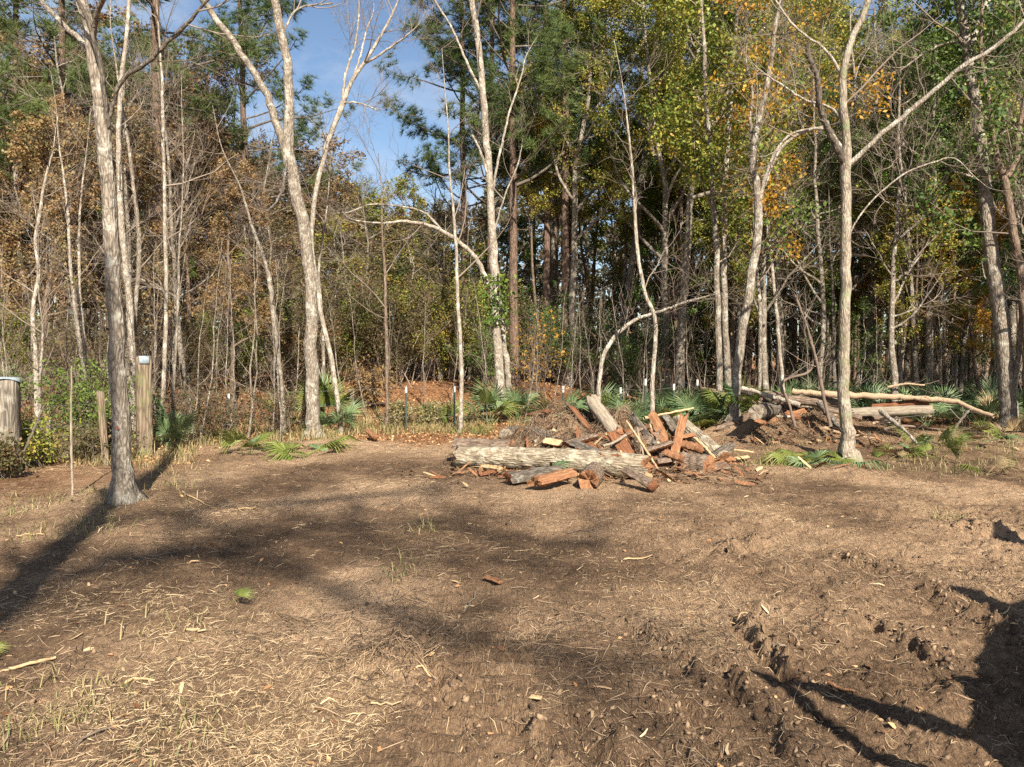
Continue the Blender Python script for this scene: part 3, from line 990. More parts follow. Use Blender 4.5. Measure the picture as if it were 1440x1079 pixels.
for i, (pts, lab) in enumerate([
        ([(1012, 575, 13), (1011, 500, 12), (1009, 420, 11), (1006, 330, 10), (1000, 230, 9), (992, 120, 8), (990, 60, 7)], 'left one of two straight trunks close together behind the palmetto clump'),
        ([(1025, 580, 14), (1022, 500, 13), (1019, 430, 12), (1018, 330, 11), (1022, 220, 10), (1030, 110, 8), (1034, 50, 7)], 'right one of two straight trunks close together behind the palmetto clump')]):
    hero('straight_tree', lab, pts, D=16.5 + 0.4 * i, bark='bark_grey', leaf='leaf_olive', leaf_n=9000, leaf_size=0.085, leaf_spread=0.14, seed=18 + i, n1=12, t1=(0.35, 1), l1=(1.5, 3.2), ext=3)
hero('slim_tree', 'slim pale trunk just right of the curving grey tree, hung with yellow leaves',
     [(1101, 552, 7), (1097, 500, 7), (1091, 430, 7), (1085, 370, 6), (1080, 330, 6), (1074, 290, 5), (1070, 240, 4)], D=17.5, bark='bark_pale', leaf='leaf_yellow', leaf_n=2600, leaf_size=0.08, leaf_spread=0.10, seed=20, n1=12, t1=(0.45, 1), l1=(0.7, 1.6), ext=1.5, flare=False)
hero('slim_tree', 'straight slim trunk between the curving grey tree and the pale slim one',
     [(1068, 548, 7), (1069, 480, 7), (1068, 420, 7), (1064, 380, 6), (1060, 300, 5), (1064, 220, 5)], D=17.0, bark='bark_grey', leaf='leaf_bright', leaf_n=2400, leaf_size=0.085, leaf_spread=0.14, seed=21, n1=12, t1=(0.35, 1), l1=(0.9, 2.0), ext=2, flare=False)
hero('fork_top_tree', 'flaky grey trunk splitting into three limbs, one of them broken off dead',
     [(1193, 652, 32), (1190, 600, 23), (1187, 540, 21), (1187, 470, 20), (1188, 400, 19), (1190, 330, 19), (1190, 270, 18), (1189, 222, 20), (1190, 190, 14), (1185, 130, 15), (1186, 95, 13), (1198, 55, 12), (1212, 25, 11), (1222, -5, 11)],
     limbs=[([(1189, 225, 15), (1176, 205, 13), (1160, 172, 12), (1152, 140, 11), (1149, 110, 10), (1139, 82, 10), (1134, 62, 8)], -0.5, 0, 'bark_dark', 3),
            ([(1192, 235, 11), (1215, 212, 9), (1245, 185, 9), (1285, 152, 9), (1320, 122, 8), (1352, 95, 8), (1390, 72, 7), (1445, 25, 6)], -0.7, 1.5, 'bark_pale', 14),
            ([(1176, 205, 6), (1158, 181, 6), (1125, 188, 6), (1102, 205, 6), (1083, 240, 5), (1076, 262, 4)], 0.4, 0, 'bark_pale', 5),
            ([(1192, 345, 4), (1205, 310, 3), (1245, 265, 3), (1280, 240, 3), (1315, 228, 3), (1335, 222, 2), (1372, 250, 2)], -0.6, 0.3, 'bark_pale', 9),
            ([(1187, 170, 6), (1165, 150, 5), (1135, 142, 5), (1100, 120, 4), (1070, 100, 3)], 0.5, 0.5, 'bark_pale', 7), ([(1186, 100, 6), (1160, 70, 5), (1120, 40, 4), (1090, 0, 4)], 0.5, 1.5, 'bark_pale', 7)],
     bark='bark_vine', seed=22, n1=8, t1=(0.5, 1.0), l1=(0.8, 2.0), ext=4, limb_n1=7)
hero('grey_tree', 'stout grey brown trunk leaning left at the right edge of the clearing',
     [(1418, 606, 33), (1417, 560, 29), (1413, 500, 29), (1405, 430, 28), (1396, 370, 26), (1387, 290, 24), (1380, 220, 22), (1372, 150, 20), (1364, 95, 18), (1359, 55, 17), (1352, 20, 16), (1345, -5, 15)],
     limbs=[([(1362, 75, 10), (1372, 45, 10), (1380, 20, 10), (1392, -5, 9)], 0.5, 3.0, 'bark_pale'), ([(1381, 215, 5), (1398, 195, 4), (1424, 180, 4)], -0.3, 0, 'bark_pale', 3), ([(1385, 262, 4), (1370, 250, 4), (1340, 240, 3)], -0.2, 0, 'bark_pale', 4),
            ([(1359, 55, 6), (1335, 60, 5), (1300, 75, 4), (1262, 100, 3)], 0.4, 0.3, 'bark_pale', 7)],
     bark='bark_grey', seed=23, n1=8, t1=(0.6, 1), ext=5)
hero('forked_tree', 'dark forked trunk standing behind the stout tree at the right edge',
     [(1446, 560, 16), (1440, 420, 15), (1428, 340, 14), (1418, 280, 14), (1411, 250, 14), (1400, 210, 9), (1392, 150, 8), (1380, 80, 7)], D=16,
     limbs=[([(1412, 250, 10), (1424, 235, 10), (1432, 215, 10), (1434, 180, 9), (1445, 120, 8)], 0.3, 3)],
     bark='bark_brown', leaf='leaf_green', leaf_n=9000, leaf_size=0.09, leaf_spread=0.15, seed=24, n1=12, t1=(0.4, 1), l1=(1.5, 3.0), ext=3)
hero('crooked_tree', 'thin crooked pale trunk rising behind the green bush near the thick post',
     [(52, 560, 9), (50, 500, 8), (46, 450, 8), (49, 415, 7), (55, 385, 7), (50, 340, 6), (56, 300, 6), (62, 260, 5), (68, 235, 4)], D=14.5, bark='bark_pale', seed=25, n1=10, t1=(0.3, 1), l1=(0.8, 1.8), ext=1.0, flare=False)
for i, (pts, lab) in enumerate([
        ([(120, 545, 7), (112, 480, 7), (105, 430, 6), (99, 370, 6), (96, 310, 5), (90, 250, 4)], 'left of two slim pale trunks side by side beyond the green bush'),
        ([(124, 545, 6), (118, 480, 6), (112, 410, 6), (111, 350, 5), (113, 290, 4)], 'right of two slim pale trunks side by side beyond the green bush')]):
    hero('slim_tree', lab, pts, D=15.5 + 0.5 * i, bark='bark_pale', seed=26 + i, n1=9, t1=(0.4, 1), l1=(0.7, 1.6), ext=2, flare=False)
for i, (pts, D, bk, lab) in enumerate([
        ([(226, 600, 8), (230, 540, 8), (233, 470, 8), (234, 400, 7), (232, 330, 7), (231, 250, 6), (229, 170, 6), (228, 110, 5)], 14.6, 'bark_pale', 'slender pale trunk directly behind the squared post with the metal cap'),
        ([(241, 610, 6), (244, 540, 6), (249, 460, 5), (251, 410, 5), (252, 350, 4), (256, 290, 3)], 14.2, 'bark_grey', 'slender stem splitting into a V just right of the squared post'),
        ([(186, 500, 12), (182, 420, 12), (172, 330, 11), (168, 260, 10), (167, 180, 9), (172, 100, 8), (180, 30, 7), (182, -5, 6)], 16.0, 'bark_pale', 'whitish trunk close behind the big grey tree, leaning left'),
        ([(186, 500, 8), (192, 420, 8), (196, 350, 8), (190, 280, 7), (180, 200, 6), (172, 150, 5)], 16.3, 'bark_grey', 'second whitish stem close behind the big grey tree, splitting off right'),
        ([(399, 610, 12), (396, 560, 11), (391, 500, 10), (384, 440, 10), (380, 400, 9), (370, 360, 7), (355, 320, 5)], 15.2, 'bark_grey', 'short crooked pale trunk just left of the forked grey tree'),
        ([(454, 575, 6), (455, 500, 6), (452, 430, 5), (448, 380, 5), (455, 330, 4)], 17.5, 'bark_grey', 'slight pale stem in the brush to the right of the forked tree'),
        ([(647, 600, 9), (649, 540, 8), (647, 470, 7), (643, 410, 7), (642, 365, 6), (638, 300, 5), (632, 240, 4)], 15.6, 'bark_pale', 'slim pale tree standing on the bank left of the twin stems'),
        ([(543, 600, 6), (544, 520, 6), (543, 460, 6), (541, 380, 5)], 16.5, 'bark_brown', 'slim brown trunk alone on the straw covered bank'),
        ([(58, 610, 5), (56, 560, 5), (57, 520, 5), (60, 470, 4)], 13.4, 'bark_grey', 'short grey stem just behind the thick left post'),
        ([(1268, 560, 8), (1266, 500, 8), (1268, 430, 8), (1272, 380, 7), (1268, 320, 7), (1265, 240, 6)], 21, 'bark_pale', 'pale straight trunk standing right of the flaky three limbed tree'),
        ([(1286, 552, 6), (1285, 500, 6), (1282, 440, 6), (1279, 380, 5), (1277, 300, 5)], 22, 'bark_grey', 'thinner pale trunk in the palmetto band behind the long pole'),
        ([(1366, 560, 12), (1367, 460, 12), (1366, 380, 12), (1365, 300, 10), (1360, 200, 9)], 26, 'bark_brown', 'brown trunk in shade just left of the stout leaning tree')]):
    hero('slim_tree', lab, pts, D=D, bark=bk, seed=40 + i, n1=9, t1=(0.35, 1), l1=(0.7, 2.0), ext=2.5, flare=False)

# small red paint spot on the big grey trunk, ivy on the fork of the twin stemmed tree
_b = np.array(big_grey.location)
_c = px2w(173, 600, _b[1])
_rng = np.random.RandomState(4)
_V = []
for k in range(12):
    for q in (1.0, 0.55):
        a = (k / 12.0) * 2 * PI
        _V.append([0.015 * q * math.cos(a) * (0.7 + 0.6 * _rng.rand()), -0.108 - 0.006 * q, 0.019 * q * math.sin(a) * (0.7 + 0.6 * _rng.rand())])
_V.append([0, -0.118, 0])
_F = [[2 * k, 2 * ((k + 1) % 12), 2 * ((k + 1) % 12) + 1, 2 * k + 1] for k in range(12)]
_F3 = [[2 * k + 1, 2 * ((k + 1) % 12) + 1, 24] for k in range(12)]
_m = link('paint_mark', mesh_np('paint_mark', np.array(_V) + (_c - _b), [np.array(_F), np.array(_F3)], M['paint_red']), big_grey)
_m['label'] = 'small red paint mark low on the trunk'
_n = 420
_t = _rng.rand(_n)
_pp = np.stack([px2w(697 + 14 * _rng.randn(), 385 + 75 * t, 18.6 + 0.12 * _rng.randn()) for t in _t])
_V, _F = cards(_pp, 0.10 * (0.5 + _rng.rand(_n)), LEAF, _rng, 0.3)
stuff(link('ivy', mesh_np('ivy', _V - np.array(twin_tree.location), [_F], M['leaf_bright']), twin_tree))

# pines with straight reddish trunks
for px, D, s, lab, var in [
        (722, 22, 0.92, 'thick pine trunk directly right of the pale twin stemmed tree', 0),
        (772, 24, 0.90, 'left of two dark pines close together above the split log heap', 1),
        (795, 23, 1.0, 'right of two dark pines close together, the taller one', 0),
        (655, 25, 0.88, 'dark green pine with needle boughs reaching left into the open sky', 1),
        (690, 23.5, 0.85, 'dark pine with dense needles just left of the pale twin stems', 0),
        (222, 21, 1.05, 'reddish pine trunk deep behind the squared post', 1),
        (90, 22, 0.95, 'pine with dense green boughs high behind the big grey trunk', 1),
        (30, 27, 1.0, 'tall pine behind the rusty leaved trees at the left edge', 0),
        (350, 32, 1.15, 'pine whose high boughs show behind the limbs of the forked tree', 0),
        (950, 24, 0.95, 'dark pine trunk behind the thin crooked sapling', 1),
        (968, 26, 0.9, 'second dark pine trunk deeper behind the thin crooked sapling', 0),
        (1130, 30, 0.95, 'dark pine deep in shade left of the flaky three limbed tree', 1)]:
    x = (px - 720) / FPX * D
    place('pine', x, D, s, lab, 'pines in the wood', var=var, fat=1.0)


# ------------------------------------------------------------------ the wood behind
BR = np.random.RandomState(101)


ORD = ['', 'second', 'third', 'fourth', 'fifth', 'sixth', 'seventh', 'eighth', 'ninth', 'tenth', 'eleventh', 'twelfth', 'thirteenth', 'fourteenth', 'fifteenth', 'sixteenth', 'seventeenth', 'eighteenth', 'nineteenth', 'twentieth', 'last but one', 'last']


def zone(kind, pxr, Dr, n, ytop, label, group, mats=None, fat=1.0, jit=0.15, spacing=1.0):
    """n trees of a kind between two photo columns, each tall enough to reach about the given photo row"""
    done = []
    spots = []
    for i in range(n):
        for tries in range(12):
            px = pxr[0] + (pxr[1] - pxr[0]) * (i + BR.rand()) / n
            D = Dr[0] + (Dr[1] - Dr[0]) * BR.rand()
            x = (px - 720) / FPX * D
            if all((x - a) ** 2 + (D - b) ** 2 > spacing ** 2 for a, b in done):
                break
        done.append((x, D))
        top = HCAM + (500 - ytop) / FPX * D - gh1(x, D)
        s = max(0.35, top / PH[kind]) * (1 + jit * (BR.rand() - 0.5) * 2)
        m = mats[BR.randint(len(mats))] if isinstance(mats, list) else mats
        spots.append((px, place(kind, x, D, s, label, group, m, fat=fat, rng=BR, lean=tuple(BR.randn(2) * 0.03))))
    if n <= 20:
        for k, (_, o) in enumerate(sorted(spots, key=lambda a: a[0])):
            o['label'] = ('leftmost ' if k == 0 else 'rightmost ' if k == n - 1 else ORD[k] + ' from left, ') + label


BRUSH_OLIVE = {'leaves': 'leaf_olive'}
BRUSH_GREEN = {'leaves': 'leaf_green'}
# left: rusty and brown woodland
zone('rust', (-60, 340), (18, 25), 6, 140, 'rust leaved tree beyond the left fence posts', 'rusty trees beyond the left posts')
zone('rust', (-60, 290), (26, 36), 8, 70, 'brown leaved tree far back in the wood on the left', 'brown trees far back on the left', [{'crown': 'leaf_rust'}, {'crown': 'leaf_brush'}, {'crown': 'leaf_olive'}])
zone('bare', (-40, 420), (17, 27), 5, 70, 'bare grey tree among the rusty leaves beyond the left posts', 'bare trees beyond the left posts')
zone('slim', (-60, 330), (24, 38), 10, 80, 'slender trunk deep in the brown wood on the left', 'slender trunks on the left', [{'crown': 'leaf_rust', 'trunk': 'bark_dark'}, {'crown': 'leaf_brush'}])
zone('bush', (-50, 340), (18, 23), 6, 445, 'bare brown brush beyond the fence on the left', 'brush beyond the left fence', [None, None, BRUSH_OLIVE])
# middle left: brush and bare twigs under the open sky
zone('bush', (330, 720), (20, 24), 9, 400, 'twiggy brown shrub on top of the straw covered bank', 'shrubs on top of the bank', [None, BRUSH_OLIVE, None])
zone('leafsap', (330, 700), (22, 28), 12, 300, 'olive leaved young tree behind the bank under the open sky', 'olive young trees behind the bank', [{'crown': 'leaf_brush'}, {'crown': 'leaf_olive'}, {'crown': 'leaf_brush'}], fat=1.9)
zone('bare', (280, 700), (22, 34), 9, 262, 'bare twiggy tree behind the bank under the open sky', 'bare trees behind the bank', fat=1.1)
zone('rust', (300, 470), (30, 40), 5, 215, 'reddish brown crown rounded against the sky behind the forked tree', 'round reddish crowns behind the forked tree', [{'crown': 'leaf_brush'}, {'crown': 'leaf_rust'}], fat=1.3)
zone('oak', (430, 640), (36, 48), 6, 262, 'dense brown green crown low against the sky beyond the bank', 'dense crowns beyond the bank', [{'crown': 'leaf_brush'}, {'crown': 'leaf_olive'}], fat=1.4)
zone('oak', (560, 720), (26, 30), 2, 350, 'small dense evergreen on the bank behind the pale twin stems', 'small evergreens on the bank', {'crown': 'leaf_green'}, fat=1.5)
# middle right: olive oaks
zone('openoak', (770, 1120), (19, 26), 6, -90, 'tall oak with thin olive and amber leaves above the split log heap', 'olive oaks above the heap')
zone('openoak', (700, 1180), (27, 36), 6, -60, 'olive oak deeper in the wood behind the heap', 'deeper olive oaks')
zone('oak', (-60, 230), (22, 30), 4, 150, 'dark green tree between the rusty crowns on the left', 'dark green trees on the left', [{'crown': 'leaf_green'}, {'crown': 'leaf_brush'}])
zone('oak', (860, 1100), (21, 28), 5, 190, 'dense green oak filling the wood behind the twin trunks', 'dense green oaks', [{'crown': 'leaf_olive'}, {'crown': 'leaf_green'}])
zone('bush', (700, 1000), (21, 26), 4, 430, 'dark brown brush under the pines', 'brush under the pines', [BRUSH_GREEN])
zone('slim', (740, 1120), (22, 38), 20, 120, 'slim dark trunk in the shaded wood behind the split logs', 'slim trunks behind the heap', [{'crown': 'leaf_green'}, {'crown': 'leaf_olive'}])
zone('bare', (780, 1000), (28, 40), 5, 330, 'bare grey tree in the pale gap between pines and oaks', 'bare trees in the gap')
# right: dark wood
zone('bare', (1080, 1480), (15.5, 24), 8, 20, 'bare grey tree with fine twigs in the wood on the right', 'bare trees on the right')
zone('oak', (1190, 1500), (20, 28), 5, 30, 'dark green oak standing in the shaded wood on the right', 'dark oaks on the right', [{'crown': 'leaf_green'}, {'crown': 'leaf_olive'}])
zone('rust', (1130, 1420), (20, 26), 5, 240, 'amber leaved understorey tree in the shaded wood on the right', 'amber understorey trees', [{'crown': 'leaf_yellow'}, {'crown': 'leaf_olive'}])
for pr_, n_, wh in [((1110, 1190), 11, 'between the curving grey tree and the flaky trunk'), ((1200, 1280), 11, 'just right of the flaky trunk'), ((1280, 1385), 14, 'left of the stout leaning tree'), ((1400, 1500), 10, 'right of the stout leaning tree')]:
    zone('slim', pr_, (19, 44), n_, 90, 'slim trunk ' + wh, 'slim trunks beyond the palmetto band', [{'crown': 'leaf_green', 'trunk': 'bark_dark'}, {'crown': 'leaf_olive'}, {'crown': 'leaf_green', 'trunk': 'bark_grey'}])
zone('openoak', (1100, 1500), (26, 40), 5, 0, 'tall oak crown closing the sky over the right of the wood', 'tall oaks over the right', [{'crown': 'leaf_green'}, {'crown': 'leaf_olive'}])
zone('leafsap', (860, 1450), (19, 30), 12, 380, 'dark leafy sapling in the shade beyond the palmettos', 'dark leafy saplings', [{'crown': 'leaf_green'}, {'crown': 'leaf_brush'}], fat=1.5)
# saplings along the bank and the edge
zone('sapling', (190, 420), (13.8, 18.5), 16, 330, 'bare pale sapling in the thicket behind the squared post', 'saplings behind the squared post')
zone('sapling', (440, 700), (16.5, 21), 8, 390, 'bare pale sapling on the straw covered bank', 'saplings on the bank')
zone('sapling', (730, 1000), (16.0, 20), 14, 400, 'bare pale sapling at the wood edge behind the heap', 'saplings behind the heap')
zone('sapling', (1100, 1420), (17.5, 23), 11, 400, 'bare pale sapling among the palmettos on the right', 'saplings among the palmettos')
zone('sapling', (0, 170), (14, 18), 8, 340, 'bare pale sapling in the brush left of the big grey trunk', 'saplings left of the grey trunk')


def far_woods():
    rng = np.random.RandomState(55)
    n = 23000
    px = -120 + 1680 * rng.rand(n)
    D = 44 + 26 * rng.rand(n)
    x = (px - 720) / FPX * D
    ytop = np.interp(px, [-120, 100, 300, 400, 470, 560, 640, 720, 800, 860, 930, 1000, 1500], [150, 150, 170, 235, 270, 285, 290, 290, 300, 300, 290, 200, 140])
    ytop = ytop + 34 * fbm(x * 0.35, D * 0.0 + 1.3, 3, 77)
    top = HCAM + (500 - ytop) / FPX * D
    z = 0.3 + (top - 0.3) * rng.rand(n) ** 0.85
    den = fbm(x * 0.4, z * 0.4 + D * 0.3, 3, 78)
    k = den > -0.35
    pos = np.stack([x, D, z], -1)[k]
    V, F = cards(pos, 0.72 * (0.5 + rng.rand(len(pos))), SPRAY, rng, 0.3)
    m = 420
    tx = (-140 + 1720 * rng.rand(m) - 720) / FPX
    tD = 42 + 26 * rng.rand(m)
    P = np.zeros((m, 4, 3))
    P[:, :, 0] = (tx * tD)[:, None] + np.cumsum(rng.randn(m, 4) * 0.12, 1)
    P[:, :, 1] = tD[:, None]
    P[:, :, 2] = np.linspace(0, 1, 4)[None] * (5 + 4 * rng.rand(m))[:, None]
    R = (0.07 + 0.1 * rng.rand(m))[:, None] * np.linspace(1, 0.5, 4)[None]
    V2, F2 = tubes(P, R, 5)
    V, F = join([(V, F), (V2, F2)])
    o = link('far_woods', mesh_np('far_woods', V, F, [M['leaf_far'], M['bark_brown']], fm=[0, 1]))
    stuff(o, 'far brown and green wood closing the view behind the trees')


far_woods()


def undergrowth():
    rng = np.random.RandomState(66)
    st = 1900
    px = -60 + 1560 * rng.rand(st)
    D = 15.2 + 17 * rng.rand(st) ** 1.2
    x = (px - 720) / FPX * D
    ok = ~((px > 230) & (px < 780) & (D < 22.5) & (rng.rand(st) > 0.03)) & ~((px > 780) & (D < 18.5)) & ~((px > 780) & (rng.rand(st) > 0.35))
    x, D = x[ok], D[ok]
    st = len(x)
    P0 = np.zeros((st, 2, 3))
    P0[:, 0] = np.stack([x, D, gh(x, D, False)], -1)
    P0[:, 1] = P0[:, 0] + np.array([0, 0, 0.02])
    Q, RR = spawn(P0, np.full((st, 2), 0.02), 1, (0, 0.1), (0.9, 3.6), (2, 30), 0.005, 6, 0.02, 0.12, 0, rng, 0.005)
    Q2, R2 = spawn(Q, RR, 6, (0.2, 1.0), (0.3, 1.1), (25, 70), 0.007, 4, 0.02, 0.18, 0.3, rng, 0.003)
    V, F = join([tubes(Q, RR, 3), tubes(Q2, R2, 3)])
    stuff(link('undergrowth', mesh_np('undergrowth', V, F, M['twig_brown'])), 'tangle of thin bare stems under the trees')
    pp = on_twigs(Q2[rng.rand(len(Q2)) < 0.55], 3, 0.12, rng)
    V, F = cards(pp, 0.07 * (0.5 + rng.rand(len(pp))), LEAF, rng, 0.2)
    stuff(link('undergrowth_leaves', mesh_np('undergrowth_leaves', V, [F], M['leaf_brush'])), 'sparse brown leaves on the tangled stems under the trees')


undergrowth()

# ------------------------------------------------------------------ palmettos
def frond_mesh(name, mat, seed, n=24, spread=105, L=0.5, pet=0.55, droop=0.25):
    rng = np.random.RandomState(seed)
    parts = []
    p = np.array([[0, 0, 0], [pet * 0.5, 0, 0.02], [pet, 0, 0.0]])
    parts.append(tubes(p[None], np.array([[0.011, 0.008, 0.006]]), 4))
    hub = p[-1]
    for k in range(n):
        a = math.radians(-spread + 2 * spread * k / (n - 1)) + rng.randn() * 0.03
        l = L * (1 - 0.35 * abs(a) / 2) * (0.85 + 0.25 * rng.rand())
        d = np.array([math.cos(a), math.sin(a), 0.0])
        s = np.array([-d[1], d[0], 0])
        w = 0.0125
        dr = droop * (0.5 + rng.rand())
        c0, c1, c2 = hub + d * 0.02, hub + d * l * 0.55 + [0, 0, 0.05 * l], hub + d * l + np.array([0, 0, -dr * l])
        f = np.array([0, 0, 0.012])
        V = np.array([c0 - s * 0.004, c0 + s * 0.004, c1 - s * w + f, c1 - f * 0.4, c1 + s * w + f, c2])
        parts.append((V, [np.array([[0, 3, 2], [0, 1, 3], [1, 4, 3], [2, 3, 5], [3, 4, 5]])]))
    V, F = join(parts)
    return mesh_np(name, V, F, M[mat])


FR = {m: [frond_mesh('frond', m, 200 + i, 24 + 2 * i, 78 + 14 * i, 0.56, 0.50, 0.10 + 0.12 * i) for i in range(3)] for m in ('palmetto', 'palmetto_yellow', 'palmetto_dry')}
PR = np.random.RandomState(303)


def palmetto(px, py, n, size, label, mats=('palmetto',), pitch=(15, 80), group=None, at=None, yaw=None, name='palmetto'):
    w = gpx(px, py) if at is None else np.array([at[0], at[1], gh1(*at)])
    root = bpy.data.objects.new(name, None)
    COL.objects.link(root)
    root.location = w
    root.empty_display_size = 0.2
    tag(root, label, 'palmetto', group)
    for k in range(n):
        m = mats[PR.randint(len(mats))]
        me = FR[m][PR.randint(3)]
        p = math.radians(pitch[0] + (pitch[1] - pitch[0]) * PR.rand())
        yw = (k + PR.rand()) / n * 2 * PI if yaw is None else math.radians(yaw[0] + (yaw[1] - yaw[0]) * PR.rand())
        s = size * (0.75 + 0.5 * PR.rand())
        o = link('frond', me, root, (PR.randn() * 0.04, PR.randn() * 0.04, 0.0), (PR.randn() * 0.35, -p, yw), (s, s, s))
    return root


G_, L_, Y_ = 'palmetto', 'palmetto_yellow', 'palmetto_dry'
for a in [
    (237, 632, 12, 0.75, 'blue green palmetto clump beside the foot of the squared post', (G_,), (40, 88)),
    (350, 640, 6, 0.70, 'low palmetto with splayed fans left of the forked tree', (G_, G_, L_), (8, 40)),
    (432, 640, 6, 0.85, 'bright green fans lying flat at the foot of the forked tree', (L_, L_, G_), (3, 22)),
    (408, 598, 8, 0.95, 'yellowish palmetto behind the forked tree, to its left', (L_, G_, L_), (30, 80)),
    (458, 600, 12, 1.15, 'tall palmetto with upright pale fans right of the forked tree', (L_, G_), (45, 85)),
    (470, 612, 9, 0.9, 'dark green palmetto crouched right of the forked tree', (G_,), (15, 70)),
    (690, 598, 10, 0.95, 'palmetto clump directly before the pale twin stems', (G_, L_), (30, 80)),
    (727, 592, 10, 0.80, 'blue green palmetto right of the pale twin stems', (G_,), (30, 85)),
    (640, 600, 6, 0.6, 'small palmetto in the grass left of the pale twin stems', (L_, G_), (20, 70)),
    (795, 580, 9, 0.9, 'palmetto behind the crest of the log heap, under the pines', (G_, L_), (25, 80), None, (1.02, 14.6)),
    (815, 578, 8, 0.85, 'palmetto behind the long splintered log of the heap', (G_, G_, L_), (25, 80), None, (1.32, 14.9)),
    (878, 590, 8, 0.85, 'palmetto behind the heap, left of the thin crooked sapling', (G_,), (25, 80), None, (2.15, 14.6)),
    (965, 612, 13, 0.85, 'big palmetto clump on the left behind the fallen grey log', (G_, G_, L_), (20, 80), None, (3.40, 14.9)),
    (1000, 606, 14, 0.92, 'big palmetto clump in the middle, before the twin trunks', (G_, G_, L_), (20, 80), None, (3.95, 15.3)),
    (1022, 616, 10, 0.75, 'lower palmetto clump at the foot of the curving grey tree', (G_, L_), (10, 65), None, (4.25, 14.6)),
    (940, 600, 8, 0.9, 'dark palmetto at the left rim of the big clump', (G_,), (25, 75), None, (3.0, 15.0)),
    (1158, 655, 9, 0.75, 'fresh green cut fronds lying left of the flaky trunk', (L_, G_, L_), (2, 14)),
    (1130, 652, 5, 0.6, 'few thin green fronds lying in the soil before the second heap', (G_, L_), (2, 14)),
    (1255, 648, 4, 0.55, 'yellow stubs of palmetto right of the flaky trunk', (L_, Y_), (10, 50)),
    (1285, 640, 5, 0.55, 'cut palmetto with pale upright stalks under the long pole', (L_, G_), (15, 70)),
    (1318, 648, 5, 0.6, 'yellow green palmetto stub leaning right under the pole tip', (L_,), (20, 65)),
    (1385, 622, 8, 0.65, 'flattened palmetto at the foot of the stout leaning tree', (G_, L_, Y_), (5, 45)),
    (1395, 600, 5, 0.7, 'dry straw coloured fronds hanging by the stout leaning tree', (Y_, Y_, L_), (25, 80)),
    (1422, 632, 5, 0.55, 'pale cut fronds sticking up at the right edge', (L_, Y_), (20, 80)),
    (1380, 668, 3, 0.45, 'small dry palmetto remnant in the shaded soil on the right', (Y_, L_), (10, 50)),
    (-24, 950, 3, 0.24, 'bright green palmetto tip poking in at the lower left edge', (L_,), (25, 75)),
    (20, 570, 7, 1.0, 'dark palmetto behind the thick left post', (G_,), (30, 80)),
]:
    palmetto(*a)
def palmetto_band(x0, x1, D0, D1, n, size, mats, label, group):
    for i in range(n):
        px = x0 + (x1 - x0) * (i + 0.2 + 0.6 * PR.rand()) / n
        D = D0 + (D1 - D0) * PR.rand()
        w = 'leftmost ' if i == 0 else 'rightmost ' if i == n - 1 else ORD[i] + ' from left, '
        palmetto(0, 0, 9, size, w + label, mats, (25, 80), group, at=((px - 720) / FPX * D, D))


palmetto_band(1085, 1185, 17.5, 24, 8, 0.95, (G_,), 'palmetto behind the second heap left of the flaky trunk', 'palmettos along the shaded wood')
palmetto_band(1200, 1300, 17.5, 25, 10, 0.95, (G_,), 'palmetto of the shaded band right of the flaky trunk', 'palmettos along the shaded wood')
palmetto_band(1300, 1390, 17.5, 25, 9, 0.95, (G_,), 'palmetto of the shaded band by the pole tip', 'palmettos along the shaded wood')
palmetto_band(1400, 1490, 17.5, 25, 7, 0.95, (G_,), 'palmetto in shade right of the stout leaning tree', 'palmettos along the shaded wood')
palmetto_band(830, 1090, 15.4, 19, 10, 0.9, (G_, G_, L_), 'palmetto at the wood edge behind the first heap', 'palmettos behind the heap')

# single fallen fans
for px, py, s, yw, m, lab in [(318, 866, 0.22, 60, L_, 'single bright green leaf fan lying on the bare soil'), (780, 612, 0.75, 20, G_, 'green palmetto fan lying on the left flank of the log heap'),
                              (745, 676, 0.6, -10, G_, 'green palmetto fan trailing under the big fallen log')]:
    w = gpx(px, py)
    o = link('palmetto_fan', FR[m][0], None, w + np.array([0, 0, 0.05]), (0.2, -0.35, math.radians(yw)), (s, s, s))
    tag(o, lab, 'palm leaf')


# ------------------------------------------------------------------ logs and split wood
def frame_of(A, B, roll):
    a = nrm(B - A)
    ref = np.array([0, 0, 1.0]) if abs(a[2]) < 0.9 else np.array([0, 1.0, 0])
    u = nrm(np.cross(ref, a))
    v = np.cross(a, u)
    c, s = math.cos(roll), math.sin(roll)
    return a, u * c + v * s, v * c - u * s


